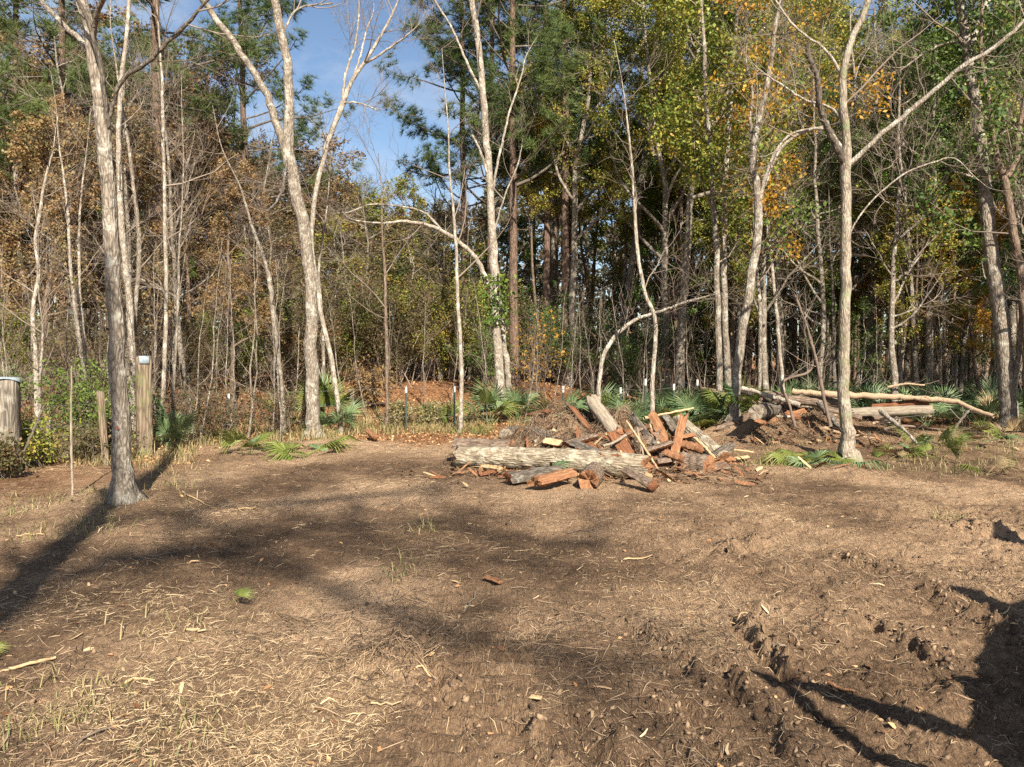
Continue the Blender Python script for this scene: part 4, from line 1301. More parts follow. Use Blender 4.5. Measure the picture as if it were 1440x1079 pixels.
def piece(name, label, cat, A, B, r, span=360, roll=0, bark='bark_log', wood='wood_red', jag=0.12, seed=0, bend=0.0, K=14, rough=0.09, core=0.15, r2=None):
    """a length of trunk (span 360) or a wedge split from one: wood is the thing, its bark a part"""
    rng = np.random.RandomState(seed + 900)
    A, B = np.asarray(A, float), np.asarray(B, float)
    L = np.linalg.norm(B - A)
    a, u, v = frame_of(A, B, math.radians(roll))
    full = span >= 359
    n = 22 if full else max(6, int(span / 14))
    th = np.radians(np.linspace(-span / 2, span / 2, n + 1)[:-1] if full else np.linspace(-span / 2, span / 2, n))
    t = np.linspace(0, 1, K)
    rr = np.linspace(r, r if r2 is None else r2, K)
    rad = rr[:, None] * (1 + rough * np.cumsum(rng.randn(len(th)) * 0.35)[None] * (0.3 if full else 0.6) + rough * rng.randn(K, len(th)) * 0.6)
    if full:
        rad[:, -1] = 0.5 * (rad[:, -2] + rad[:, 0])
    axis = A + np.outer(t * L, a) + np.outer(np.sin(t * PI) * bend, v) + rng.randn(K, 3) * rr[:, None] * 0.03
    ring = axis[:, None] + rad[..., None] * (np.cos(th)[None, :, None] * u + np.sin(th)[None, :, None] * v)
    e0, e1 = rng.rand(len(th)) * jag * L * 0.5, rng.rand(len(th)) * jag * L * 0.5
    ring[0] += e0[:, None] * a * (1 if rng.rand() > 0.5 else -1)
    ring[-1] -= e1[:, None] * a * (1 if rng.rand() > 0.5 else -1)
    nt = len(th)
    V = ring.reshape(-1, 3)
    idx = np.arange(K * nt).reshape(K, nt)
    if full:
        nb = np.roll(idx, -1, 1)
        bf = np.stack([idx[:-1], nb[:-1], nb[1:], idx[1:]], -1).reshape(-1, 4)
    else:
        bf = np.stack([idx[:-1, :-1], idx[:-1, 1:], idx[1:, 1:], idx[1:, :-1]], -1).reshape(-1, 4)
    R3 = np.stack([u, v, a], 1)
    rot = Matrix(R3.tolist()).to_euler()
    if full:
        o = link(name, mesh_np(name, (V - A) @ R3, [bf], M[bark or wood], smooth=True), None, A, rot)
        tag(o, label, cat)
        for e, s in ((0, -1), (K - 1, 1)):
            mid = axis[e] + 0.75 * (ring[e] - axis[e]) + a * s * r * (0.10 + 0.25 * jag * rng.randn(nt, 1))
            inner = axis[e] + 0.35 * (ring[e] - axis[e]) + a * s * r * (0.10 + 0.5 * jag * rng.randn(nt, 1))
            c = axis[e] + a * s * r * (0.10 + 0.5 * jag * rng.randn())
            eV = np.concatenate([ring[e], mid, inner, c[None]])
            k = np.arange(nt)
            k2 = (k + 1) % nt
            q1 = np.stack([k, k2, nt + k2, nt + k], -1)
            q3 = np.stack([2 * nt + k, 2 * nt + k2, np.full(nt, 3 * nt)], -1)
            link('cut_end', mesh_np('cut_end', (eV - A) @ R3, [q1, q1 + nt, q3], M[wood]), o)
        return o
    pith = axis + core * rr[:, None] * (-u)[None] * (1 + 0.5 * rng.randn(K, 1)) + rng.randn(K, 3) * r * 0.04
    m1 = 0.5 * (pith + ring[:, 0]) + rng.randn(K, 3) * r * 0.05
    m2 = 0.5 * (pith + ring[:, -1]) + rng.randn(K, 3) * r * 0.05
    cols = [ring[:, 0], m1, pith, m2, ring[:, -1]]
    wV = np.concatenate(cols + [ring[0, 1:-1], ring[-1, 1:-1]])
    ci = [np.arange(K) + K * i for i in range(5)]
    wF4 = np.concatenate([np.stack([c0[:-1], c1[:-1], c1[1:], c0[1:]], -1) for c0, c1 in zip(ci[:-1], ci[1:])])
    wF3 = []
    for e, off in ((0, 5 * K), (K - 1, 5 * K + nt - 2)):
        poly = [c[e] for c in ci] + list(off + np.arange(nt - 2))[::-1]
        c = len(wV)
        wV = np.concatenate([wV, wV[poly].mean(0)[None]])
        wF3 += [[poly[k], poly[(k + 1) % len(poly)], c] for k in range(len(poly))]
    o = link(name, mesh_np(name, (wV - A) @ R3, [wF4, np.array(wF3)], M[wood]), None, A, rot)
    tag(o, label, cat)
    link('bark', mesh_np('bark', (V - A) @ R3, [bf], M[bark or wood], smooth=True), o)
    return o


def W(px, py, D):
    """a point on a ray through the photo, kept just outside the soil"""
    return px2w(px, py, min(D, gpx(px, py)[1] - 0.06))


def on_ground(px, py, up=0.0):
    w = gpx(px, py)
    return w + np.array([0, 0, up])


A, B = W(640, 642, 10.9), W(904, 656, 9.75)
biglog = piece('fallen_log', 'big grey lichen covered log lying across the front of the heap', 'log', A, B, 0.142, 360, 0, 'bark_log', 'wood_orange', 0.10, 1, 0.03, 30, 0.08, r2=0.158)


def bark_scar(log, t0, t1, th0, th1, r, mat, seed):
    """bare wood where bark has come off the upper side: a thin shell of its own, part of the log"""
    rng = np.random.RandomState(seed)
    L = np.linalg.norm(B - A)
    n, k = 12, 7
    V, F = [], []
    for i in range(n):
        s = i / (n - 1)
        half = math.sin(PI * min(1, max(0, 0.08 + 0.84 * s))) ** 0.5
        for j in range(k):
            q = (j / (k - 1) - 0.5) * half * (0.8 + 0.4 * rng.rand())
            th = math.radians((th0 + th1) / 2 + (th1 - th0) * q)
            rr = r + 0.012 - 0.02 * (2 * abs(q)) ** 2 + 0.004 * rng.randn()
            V.append([rr * math.cos(th), rr * math.sin(th), (t0 + (t1 - t0) * s) * L + 0.02 * rng.randn()])
    for i in range(n - 1):
        for j in range(k - 1):
            F.append([i * k + j, i * k + j + 1, (i + 1) * k + j + 1, (i + 1) * k + j])
    return link('bare_wood_patch', mesh_np('bare_wood_patch', V, [np.array(F)], M[mat], smooth=True), log)


aa, uu, vv = frame_of(A, B, 0)
up_ang = math.degrees(math.atan2(vv[2], uu[2]))
cam_ang = math.degrees(math.atan2(vv @ np.array([0, -1, 0.5]), uu @ np.array([0, -1, 0.5])))
bark_scar(biglog, 0.55, 0.73, up_ang - 38, up_ang + 38, 0.156, 'wood_pale', 5)
bark_scar(biglog, 0.80, 0.90, (up_ang + cam_ang) / 2 - 22, (up_ang + cam_ang) / 2 + 22, 0.158, 'wood_red', 6)

S_ = 'split wood'
PIECES = [
    ('split_wood', 'flat brown slab of wood lying along the top left of the big log', S_, W(637, 627, 11.2), W(716, 630, 11.0), 0.11, 200, 95, 'bark_brown', 'wood_orange', 0.1, 2),
    ('splintered_log', 'long grey splintered log propped steeply on the heap, red heartwood at its lower end', 'log', W(829, 560, 11.5), W(872, 618, 10.9), 0.10, 300, 90, 'wood_grey', 'wood_red', 0.2, 3),
    ('split_wood', 'bright red brown slab at the foot of the steep splintered log', S_, W(866, 606, 10.9), W(896, 652, 10.4), 0.13, 150, -85, 'wood_grey', 'wood_red', 0.15, 4),
    ('split_wood', 'orange slab standing upright near the top of the heap', S_, W(919, 578, 11.3), W(943, 628, 10.8), 0.10, 110, -90, 'bark_brown', 'wood_orange', 0.12, 5),
    ('split_wood', 'dark brown slab standing right behind the upright orange slab', S_, W(933, 592, 11.5), W(958, 632, 11.0), 0.11, 160, 40, 'bark_dark', 'wood_red', 0.12, 6),
    ('fallen_log', 'grey log sloping down to the right side of the heap', 'log', W(952, 592, 12.0), W(1016, 645, 10.7), 0.125, 360, 0, 'bark_log', 'wood_orange', 0.12, 7),
    ('cut_log', 'short round log with a rotten hollow orange end facing right', 'log', W(958, 652, 10.7), W(996, 658, 10.3), 0.155, 360, 0, 'bark_brown', 'wood_orange', 0.15, 8),
    ('wood_block', 'pale yellow block under the left half of the big log', S_, on_ground(681, 667, 0.06), on_ground(704, 670, 0.05), 0.085, 140, 70, None, 'wood_pale', 0.2, 9),
    ('wood_block', 'orange split block lying before the middle of the big log', S_, on_ground(755, 691, 0.06), on_ground(799, 683, 0.08), 0.11, 170, 80, 'wood_orange', 'wood_orange', 0.25, 10),
    ('wood_block', 'round orange log end resting under the right half of the big log', S_, on_ground(829, 688, 0.10), on_ground(836, 677, 0.10), 0.125, 360, 0, 'bark_brown', 'wood_orange', 0.45, 11),
    ('split_wood', 'dark rough slab half buried under the middle of the big log', S_, on_ground(718, 683, 0.05), on_ground(788, 678, 0.10), 0.11, 200, 90, 'bark_dark', 'wood_red', 0.2, 12),
    ('split_wood', 'red slab poking out under the right end of the big log', S_, on_ground(880, 684, 0.16), on_ground(918, 694, 0.03), 0.10, 130, 85, 'bark_brown', 'wood_red', 0.2, 13),
    ('wood_block', 'pale chip wedged at the broken right end of the big log', S_, W(898, 668, 9.75), W(912, 672, 9.6), 0.06, 160, 60, None, 'wood_pale', 0.2, 14),
    ('cut_log', 'small dark log end lying left on the heap', 'log', W(711, 611, 11.4), W(726, 607, 11.9), 0.10, 360, 0, 'bark_dark', 'wood_grey', 0.1, 15),
    ('split_wood', 'small orange slab leaning behind the left end of the big log', S_, W(732, 604, 11.5), W(716, 624, 11.1), 0.06, 150, -80, None, 'wood_orange', 0.12, 16),
    ('split_wood', 'red slab lying on the heap just behind the big log, left of the splintered log', S_, W(797, 630, 10.6), W(836, 619, 10.9), 0.10, 120, 80, 'bark_brown', 'wood_red', 0.15, 17),
    ('split_wood', 'dark brown board slanting behind the big log near the splintered log', S_, W(808, 627, 10.5), W(846, 642, 10.1), 0.08, 140, 100, 'bark_dark', 'wood_grey', 0.12, 18),
    ('wood_block', 'light orange block behind the big log, left of the red slab', S_, W(764, 624, 10.9), W(788, 628, 10.8), 0.09, 170, 80, None, 'wood_pale', 0.2, 19),
    ('split_wood', 'long orange slab lying low across the heap right of the splintered log', S_, W(908, 640, 10.4), W(942, 628, 10.6), 0.085, 120, 80, 'bark_brown', 'wood_red', 0.15, 20),
    ('split_wood', 'bright orange slab lying right of the upright slab', S_, W(946, 621, 10.7), W(976, 615, 10.9), 0.07, 140, 85, None, 'wood_orange', 0.15, 21),
    ('wood_block', 'rough orange block below the right side upright slab', S_, W(962, 628, 10.7), W(982, 634, 10.5), 0.10, 200, 70, None, 'wood_orange', 0.3, 22),
    ('split_wood', 'dull red slab in the hollow behind the splintered log', S_, W(876, 617, 11.0), W(902, 612, 11.2), 0.09, 130, 80, 'bark_brown', 'wood_red', 0.15, 23),
    ('split_wood', 'reddish slab lying against the hill of roots behind the heap', S_, W(868, 590, 11.7), W(890, 606, 11.4), 0.08, 150, -70, 'bark_brown', 'wood_red', 0.15, 24),
    ('wood_block', 'small red block on the left crest of the heap', S_, W(750, 586, 11.9), W(772, 584, 12.0), 0.07, 160, 80, None, 'wood_red', 0.2, 25),
    ('wood_block', 'red brown block lying at the lower right of the heap', S_, W(920, 655, 10.2), W(945, 650, 10.3), 0.085, 160, 80, 'bark_brown', 'wood_red', 0.25, 26),
    ('wood_block', 'broken orange wood at the lower middle front of the heap', S_, W(934, 640, 10.4), W(955, 648, 10.2), 0.09, 180, 70, None, 'wood_orange', 0.3, 27),
    ('wood_block', 'orange broken end sticking out at the foot of the sloping grey log', S_, on_ground(1012, 652, 0.06), on_ground(1030, 655, 0.03), 0.06, 160, 80, None, 'wood_orange', 0.3, 28),
    ('wood_block', 'pale chunk lying by itself in the soil right of the heap', S_, on_ground(1035, 652, 0.04), on_ground(1052, 649, 0.04), 0.05, 170, 80, None, 'wood_pale', 0.3, 29),
    ('wood_chip', 'flat orange chip lying alone in the middle of the bare soil', S_, on_ground(682, 818, 0.012), on_ground(704, 827, 0.012), 0.028, 140, 85, None, 'wood_orange', 0.3, 30),
    ('wood_chip', 'yellow chip lying low in the tread marks near the camera', S_, on_ground(748, 990, 0.012), on_ground(762, 993, 0.012), 0.014, 160, 85, None, 'wood_pale', 0.3, 31),
    ('wood_block', 'orange stump end poking up behind the big palmetto clump', S_, on_ground(968, 600, 0.0) + [0, 0, 0.30], on_ground(968, 600, 0.0) + [0, 0, 0.62], 0.12, 360, 0, 'wood_orange', 'wood_orange', 0.3, 32),
    ('wood_chip', 'pale fan shaped bark flake on the grass edge beyond the clearing', S_, on_ground(518, 618, 0.10), on_ground(527, 622, 0.02), 0.10, 90, 85, None, 'wood_orange', 0.3, 33),
    # second heap
    ('split_log', 'orange barkless log in the second heap, under the long pole', 'log', W(1228, 573, 13.6), W(1304, 566, 13.3), 0.07, 360, 0, 'wood_red', 'wood_orange', 0.08, 34),
    ('split_log', 'pale split log with a jagged end lowest in the second heap', 'log', W(1200, 581, 13.3), W(1314, 577, 13.0), 0.08, 250, 90, 'wood_grey', 'wood_pale', 0.12, 35),
    ('cut_log', 'dark round log end half buried at the left of the second heap', 'log', W(1064, 580, 13.2), W(1092, 574, 14.2), 0.125, 360, 0, 'bark_dark', 'wood_grey', 0.08, 36),
    ('wood_block', 'small orange chunk in front of the dark log end of the second heap', S_, W(1064, 594, 13.1), W(1075, 598, 13.0), 0.07, 170, 80, None, 'wood_orange', 0.2, 37),
    ('split_log', 'brown log lying across the crest of the second heap', 'log', W(1088, 562, 14.0), W(1180, 566, 13.9), 0.09, 360, 0, 'bark_brown', 'wood_red', 0.08, 38),
    ('split_wood', 'pale split slab beside the flaky trunk in the second heap', S_, W(1150, 575, 13.6), W(1212, 590, 13.2), 0.09, 160, 90, 'bark_brown', 'wood_pale', 0.12, 39),
    ('split_wood', 'reddish slab at the left crest of the second heap', S_, W(1084, 556, 14.2), W(1112, 562, 14.0), 0.09, 160, 85, 'bark_brown', 'wood_red', 0.12, 40),
    ('split_wood', 'weathered slab lying on the soil right of the flaky trunk', S_, on_ground(1218, 604, 0.05), on_ground(1262, 598, 0.06), 0.09, 180, 90, 'bark_brown', 'wood_orange', 0.12, 41),
]
for i, a in enumerate(PIECES):
    A2, B2 = np.array(a[3], float), np.array(a[4], float)
    lift = max(0, gh1(A2[0], A2[1]) + 0.02 - A2[2]) * 0.6, max(0, gh1(B2[0], B2[1]) + 0.02 - B2[2]) * 0.6
    A2[2] += lift[0]
    B2[2] += lift[1]
    piece(a[0], a[1], a[2], A2, B2, *a[5:10], jag=a[10], seed=a[11])


JR = np.random.RandomState(812)
for n_, (x0, x1, y0, y1), r0, label, grp in [
        (34, (765, 1005, 600, 664), 0.05, 'reddish split wood jumbled on top of the first heap', 'split wood jumbled on the first heap'),
        (14, (1060, 1185, 566, 600), 0.05, 'dark split wood jumbled on the second heap, left of the flaky trunk', 'split wood jumbled on the second heap, left'),
        (9, (1205, 1300, 574, 604), 0.045, 'split wood strewn under the pale logs right of the flaky trunk', 'split wood right of the flaky trunk')]:
    for i in range(n_):
        px, py = x0 + (x1 - x0) * JR.rand(), y0 + (y1 - y0) * JR.rand()
        A2 = px2w(px, py, gpx(px, py)[1] - 0.08)
        an = JR.rand() * PI
        d = np.array([math.cos(an), 0.4 * math.sin(an), 0.45 * JR.randn()])
        B2 = A2 + nrm(d) * (0.25 + 0.5 * JR.rand())
        B2[2] = max(B2[2], gh1(B2[0], B2[1]) + 0.04)
        o = piece('split_wood', label, S_, A2, B2, r0 + 0.055 * JR.rand(), 110 + 80 * JR.rand(), JR.rand() * 360, ('bark_brown', 'bark_dark', 'wood_red')[JR.randint(3)], ('wood_red', 'wood_red', 'wood_orange', 'wood_grey')[JR.randint(4)], 0.5, 950 + i, K=9)
        o['group'] = grp


def pole(name, label, cat, pts, D0, D1, mat, seed, twigs=0, S=9):
    rng = np.random.RandomState(seed)
    n = len(pts)
    P = [W(p[0], p[1], D0 + (D1 - D0) * i / max(1, n - 1)) for i, p in enumerate(pts)]
    R = [p[2] * 0.5 / FPX * D0 for p in pts]
    Q, RR = resample(P, R, max(8, 6 * n), 0.016, rng)
    RR = RR * (1 + 0.12 * rng.randn(len(RR)))
    parts = [tubes(Q[None], RR[None], S, 0.08, rng)]
    b = Q[0].copy()
    o = link(name, mesh_np(name, parts[0][0] - b, [parts[0][1]], M[mat], smooth=True), None, b)
    tag(o, label, cat)
    if twigs:
        T1, R1 = spawn(Q[None], RR[None], twigs, (0.25, 1.0), (0.3, 0.9), (25, 60), 0.010, 5, 0.06, 0.16, 0.4, rng, 0.004)
        T2, R2 = spawn(T1, R1, 4, (0.2, 1.0), (0.1, 0.4), (25, 60), 0.010, 4, 0.03, 0.16, 0.4, rng, 0.0025)
        V, F = join([tubes(T1, R1, 4), tubes(T2, R2, 3)])
        stuff(link('twigs', mesh_np('twigs', V - b, F, M['twig_grey']), o))
    return o


pole('fallen_pole', 'long pale pole lying across the second heap and drooping at its right tip', 'pole', [(1114, 550, 7), (1172, 555, 9), (1240, 558, 8), (1300, 561, 7), (1350, 567, 7), (1372, 577, 6), (1396, 586, 5)], 14.0, 12.4, 'pole_tan', 1, 3)
pole('fallen_pole', 'thin brown pole slanting down onto the left of the second heap', 'pole', [(1043, 546, 6), (1080, 556, 6), (1125, 570, 7)], 13.6, 13.2, 'bark_pale', 2)
pole('branch', 'forked grey branch resting on the soil below the pale split log', 'branch', [(1238, 578, 6), (1255, 592, 6), (1275, 608, 4), (1290, 625, 3)], 12.8, 11.6, 'bark_pale', 3, 4)
pole('branch', 'bare reddish bush like branch standing up out of the second heap', 'branch', [(1118, 600, 4), (1110, 570, 4), (1099, 540, 4), (1140, 520, 3), (1138, 470, 3), (1128, 440, 2)], 13.0, 13.2, 'twig_brown', 4, 8)
pole('branch', 'tall bare sprout fanning out left of the flaky trunk', 'branch', [(1168, 600, 5), (1158, 555, 5), (1146, 500, 4), (1135, 460, 3), (1118, 415, 3)], 12.9, 13.3, 'twig_brown', 5, 12)
pole('branch', 'white bare branch lying in the palmetto band on the right', 'branch', [(1248, 545, 3), (1275, 540, 3), (1300, 542, 2)], 17, 16.8, 'pole_tan', 6, 4)
pole('branch', 'thin dark branch leaning beside the fallen frond bits under the pole tip', 'branch', [(1334, 628, 4), (1345, 600, 4), (1362, 578, 3)], 12.0, 12.4, 'bark_dark', 7, 3)
for i in range(26):
    left = i < 17
    x0, y0 = (1050 + 120 * JR.rand(), 556 + 44 * JR.rand()) if left else (1205 + 85 * JR.rand(), 572 + 36 * JR.rand())
    an, ln = JR.randn() * 0.5, 35 + 60 * JR.rand()
    Dd = gpx(x0, y0)[1] - 0.1
    o = pole('branch', 'thin broken branch tangled in the ' + ('second heap left of the flaky trunk' if left else 'wood strewn right of the flaky trunk'), 'branch',
             [(x0, y0, 4.5), (x0 + ln * 0.5, y0 - ln * 0.5 * math.sin(an) - 2, 4), (x0 + ln, y0 - ln * math.sin(an) * 0.7, 2.5)], Dd, Dd - 0.3 + 0.5 * JR.rand(), ('bark_pale', 'pole_tan', 'bark_dark', 'twig_brown')[JR.randint(4)], 300 + i, JR.randint(3))
    o['group'] = 'thin branches of the second heap, ' + ('left' if left else 'right')
for i, (pts, D0, D1, mt, lab) in enumerate([
    ([(881, 592, 3), (905, 628, 3), (930, 668, 3)], 10.8, 10.0, 'wood_pale', 'thin pale stick slanting down the front of the heap'),
    ([(896, 602, 3), (902, 630, 3), (909, 655, 3)], 10.7, 10.1, 'wood_grey', 'thin grey stick standing between the slabs of the heap'),
    ([(972, 612, 4), (990, 628, 4), (1006, 646, 4)], 10.9, 10.4, 'wood_pale', 'pale stick lying along the lower side of the sloping grey log'),
    ([(906, 588, 4), (935, 582, 3), (975, 574, 3)], 11.6, 12.2, 'wood_pale', 'pale branch pointing at the big palmetto clump from the heap'),
    ([(750, 622, 6), (770, 607, 6), (792, 594, 5)], 11.0, 11.6, 'wood_grey', 'grey crooked branch on the left flank of the heap'),
    ([(736, 616, 9), (748, 604, 10), (766, 600, 9)], 11.4, 11.7, 'bark_dark', 'stubby dark branch behind the left end of the big log'),
    ([(848, 628, 4), (864, 622, 4), (880, 612, 4)], 10.5, 10.7, 'wood_grey', 'short grey stick crossing the foot of the splintered log'),
    ([(1012, 630, 3), (1060, 636, 3)], 11.4, 11.2, 'wood_pale', 'pale stick lying over dark soil right of the heap'),
    ([(1150, 565, 8), (1172, 590, 8), (1190, 612, 6)], 13.5, 12.9, 'bark_dark', 'dark root lying down the front of the second heap'),
    ([(102, 700, 3), (101, 640, 3), (100, 580, 3), (101, 515, 2)], 8.55, 8.75, 'wood_grey', 'thin tan cane standing upright left of the big grey trunk'),
    ([(0, 667, 4), (20, 655, 4), (45, 610, 4), (62, 570, 3)], 10.2, 10.6, 'bark_dark', 'dark crooked vine leaning on the thick left post'),
    ([(0, 945, 5), (38, 934, 5), (78, 925, 4)], 3.95, 4.1, 'wood_pale', 'pale stick pointing in from the left edge near the camera'),
]):
    pts = [(p[0], p[1], p[2]) for p in pts]
    pole('stick', lab, 'stick', pts, D0, D1, mt, 60 + i, 0, 7)


def gstick(px0, py0, px1, py1, w, mt, lab, seed):
    rng = np.random.RandomState(seed)
    a, b = gpx(px0, py0), gpx(px1, py1)
    t = np.linspace(0, 1, 6)[:, None]
    P = a * (1 - t) + b * t + rng.randn(6, 3) * 0.012
    P[:, 2] = gh(P[:, 0], P[:, 1]) + 0.012 + 0.01 * rng.rand(6)
    V, F = tubes(P[None], (w * np.linspace(1, 0.6, 6))[None], 6, 0.15, rng)
    tag(link('stick', mesh_np('stick', V - a, [F], M[mt], smooth=True), None, a), lab, 'stick')


for i, a in enumerate([
    (1022, 872, 1056, 866, 0.006, 'wood_pale', 'short pale stick beside the broken soil ridge'), (1090, 918, 1122, 938, 0.006, 'wood_grey', 'grey forked stick lying in the broken soil ridge'),
    (875, 787, 915, 786, 0.008, 'wood_pale', 'pale straight stick lying in the mid clearing'), (650, 862, 668, 840, 0.006, 'wood_grey', 'grey stick in the middle of the clearing by the tread marks'),
    (265, 797, 282, 795, 0.008, 'wood_pale', 'short pale stick in the shaded left clearing'), (255, 695, 300, 716, 0.007, 'wood_pale', 'pale stick lying right of the big grey trunk shadow'),
    (335, 722, 360, 716, 0.012, 'wood_pale', 'thick tan chip stick in the left clearing'), (582, 958, 610, 950, 0.007, 'wood_pale', 'white stick on the edge of the dug clump'),
    (520, 1020, 565, 1008, 0.005, 'straw', 'long straw stalk near the lower middle edge'), (1170, 980, 1205, 1008, 0.009, 'wood_orange', 'orange splinter lying in the machine shadow'),
    (1400, 865, 1418, 862, 0.006, 'wood_pale', 'pale stick in the dark shadow at the right edge'), (180, 975, 215, 970, 0.008, 'wood_pale', 'pale stick among straw at the lower left'),
    (262, 890, 290, 897, 0.010, 'straw', 'tan split stalk below the shaded left clearing'), (100, 1066, 150, 1050, 0.007, 'twig_brown', 'dark stick at the lower left corner'),
    (20, 757, 62, 752, 0.008, 'wood_pale', 'pale stick on the soil at the left edge by the shadow'), (800, 752, 840, 748, 0.006, 'twig_brown', 'dark stick on soil before the big log'),
]):
    gstick(*a, 80 + i)

# ------------------------------------------------------------------ posts and fence
def log_post(px, py_base, py_top, r, name, label, mat, seed, S=18, square=False, lean=0.0, rz=0.0):
    rng = np.random.RandomState(seed)
    b = gpx(px, py_base)
    top = px2w(px, py_top, b[1])[2] - b[2]
    th = np.arange(S) * 2 * PI / S
    if square:
        rad = r / np.maximum(np.abs(np.cos(th)), np.abs(np.sin(th))) ** 0.85
    else:
        rad = np.full(S, r) * (1 + 0.04 * rng.randn(S))
    K = 10
    z = np.linspace(-0.2, top, K)
    V = np.array([[[(rad[k] * (1 + 0.02 * rng.randn())) * math.cos(th[k] + rz) + lean * zz, (rad[k]) * math.sin(th[k] + rz), zz + (0.012 * rng.randn() if i == K - 1 else 0)] for k in range(S)] for i, zz in enumerate(z)])
    idx = np.arange(K * S).reshape(K, S)
    F = np.stack([idx[:-1], np.roll(idx[:-1], -1, 1), np.roll(idx[1:], -1, 1), idx[1:]], -1).reshape(-1, 4)
    Vv = np.concatenate([V.reshape(-1, 3), [[lean * top, 0, top]]])
    F3 = np.stack([idx[-1], np.roll(idx[-1], -1), np.full(S, K * S)], -1)
    o = tag(link(name, mesh_np(name, Vv, [F, F3], M[mat]), None, b), label, 'fence post')
    return o, b, top


def box_mesh(name, sx, sy, sz, mat, bev=0.004):
    x, y, z = sx / 2, sy / 2, sz / 2
    V, F = [], []
    sec = [(-x + bev, -y), (x - bev, -y), (x, -y + bev), (x, y - bev), (x - bev, y), (-x + bev, y), (-x, y - bev), (-x, -y + bev)]
    lv = [(-z, 1 - bev / x), (-z + bev, 1.0), (z - bev, 1.0), (z, 1 - bev / x)]
    for zz, k in lv:
        V += [(p[0] * k, p[1] * k, zz) for p in sec]
    for i in range(3):
        for k in range(8):
            F.append([i * 8 + k, i * 8 + (k + 1) % 8, (i + 1) * 8 + (k + 1) % 8, (i + 1) * 8 + k])
    V += [(0, 0, -z), (0, 0, z)]
    F3 = [[k, (k + 1) % 8, 32] for k in range(8)] + [[24 + k, 24 + (k + 1) % 8, 33] for k in range(8)]
    return mesh_np(name, V, [np.array(F), np.array(F3)], M[mat])


M['post_wood'] = bark_mat('post_wood', (0.035, 0.030, 0.025), (0.25, 0.215, 0.17), (0.34, 0.31, 0.26), 0.3, 8, 0.10, 0.9)
M['post_tan'] = bark_mat('post_tan', (0.035, 0.027, 0.021), (0.23, 0.175, 0.12), None, 0, 8, 0.10, 0.9, moss=(0.16, 0.18, 0.07))
o, pb, ptop = log_post(9, 664, 533, 0.175, 'corner_post', 'thick weathered round post with a bluish metal cap at the left edge', 'post_wood', 5)
th = np.linspace(0, 2 * PI, 19)[:-1]
capV = [(0.198 * math.cos(t), 0.198 * math.sin(t), ptop + 0.012 - (0.035 + 0.03 * math.sin(t * 2 + 0.5))) for t in th] + [(0.188 * math.cos(t), 0.188 * math.sin(t), ptop + 0.018) for t in th] + [(0, 0, ptop + 0.03)]
capF = [[k, (k + 1) % 18, 18 + (k + 1) % 18, 18 + k] for k in range(18)]
capT = [[18 + k, 18 + (k + 1) % 18, 36] for k in range(18)]
link('metal_cap', mesh_np('metal_cap', capV, [np.array(capF), np.array(capT)], M['galv']), o)
for zz in (ptop - 0.09, ptop - 0.43, ptop - 0.78, ptop - 1.05):
    P = np.array([[-0.08, -0.12, zz], [-0.08, -0.17, zz], [-0.08, -0.205, zz], [-0.08, -0.22, zz]])
    V, F = tubes(P[None], np.array([[0.03, 0.045, 0.04, 0.005]]), 10)
    link('insulator', mesh_np('insulator', V, [F], M['steel_green'], smooth=True), o)
o, sb, stop = log_post(203, 640, 502, 0.118, 'squared_post', 'tall squared wooden post with a pale metal cap beside the big grey trunk', 'post_tan', 6, 24, True, 0.01, 0.55)
cp = link('metal_cap', box_mesh('metal_cap', 0.15, 0.16, 0.12, 'galv'), o, (0.045, -0.06, stop - 0.045), (0, 0, 0.55))
o, _, _ = log_post(149, 655, 550, 0.055, 'wooden_post', 'short split tan post leaning close left of the big grey trunk', 'post_tan', 7, 12, False, -0.06)
o, _, _ = log_post(495, 592, 548, 0.06, 'wooden_post', 'short bright sawn stub standing on the grass edge right of the forked tree', 'post_wood', 8, 12)
o, _, _ = log_post(69 + 0, 640, 590, 0.05, 'wooden_post', 'low grey stub in the weeds right of the thick post', 'post_wood', 9, 12)
WIREPTS = [(pb, ptop), (sb, stop)]
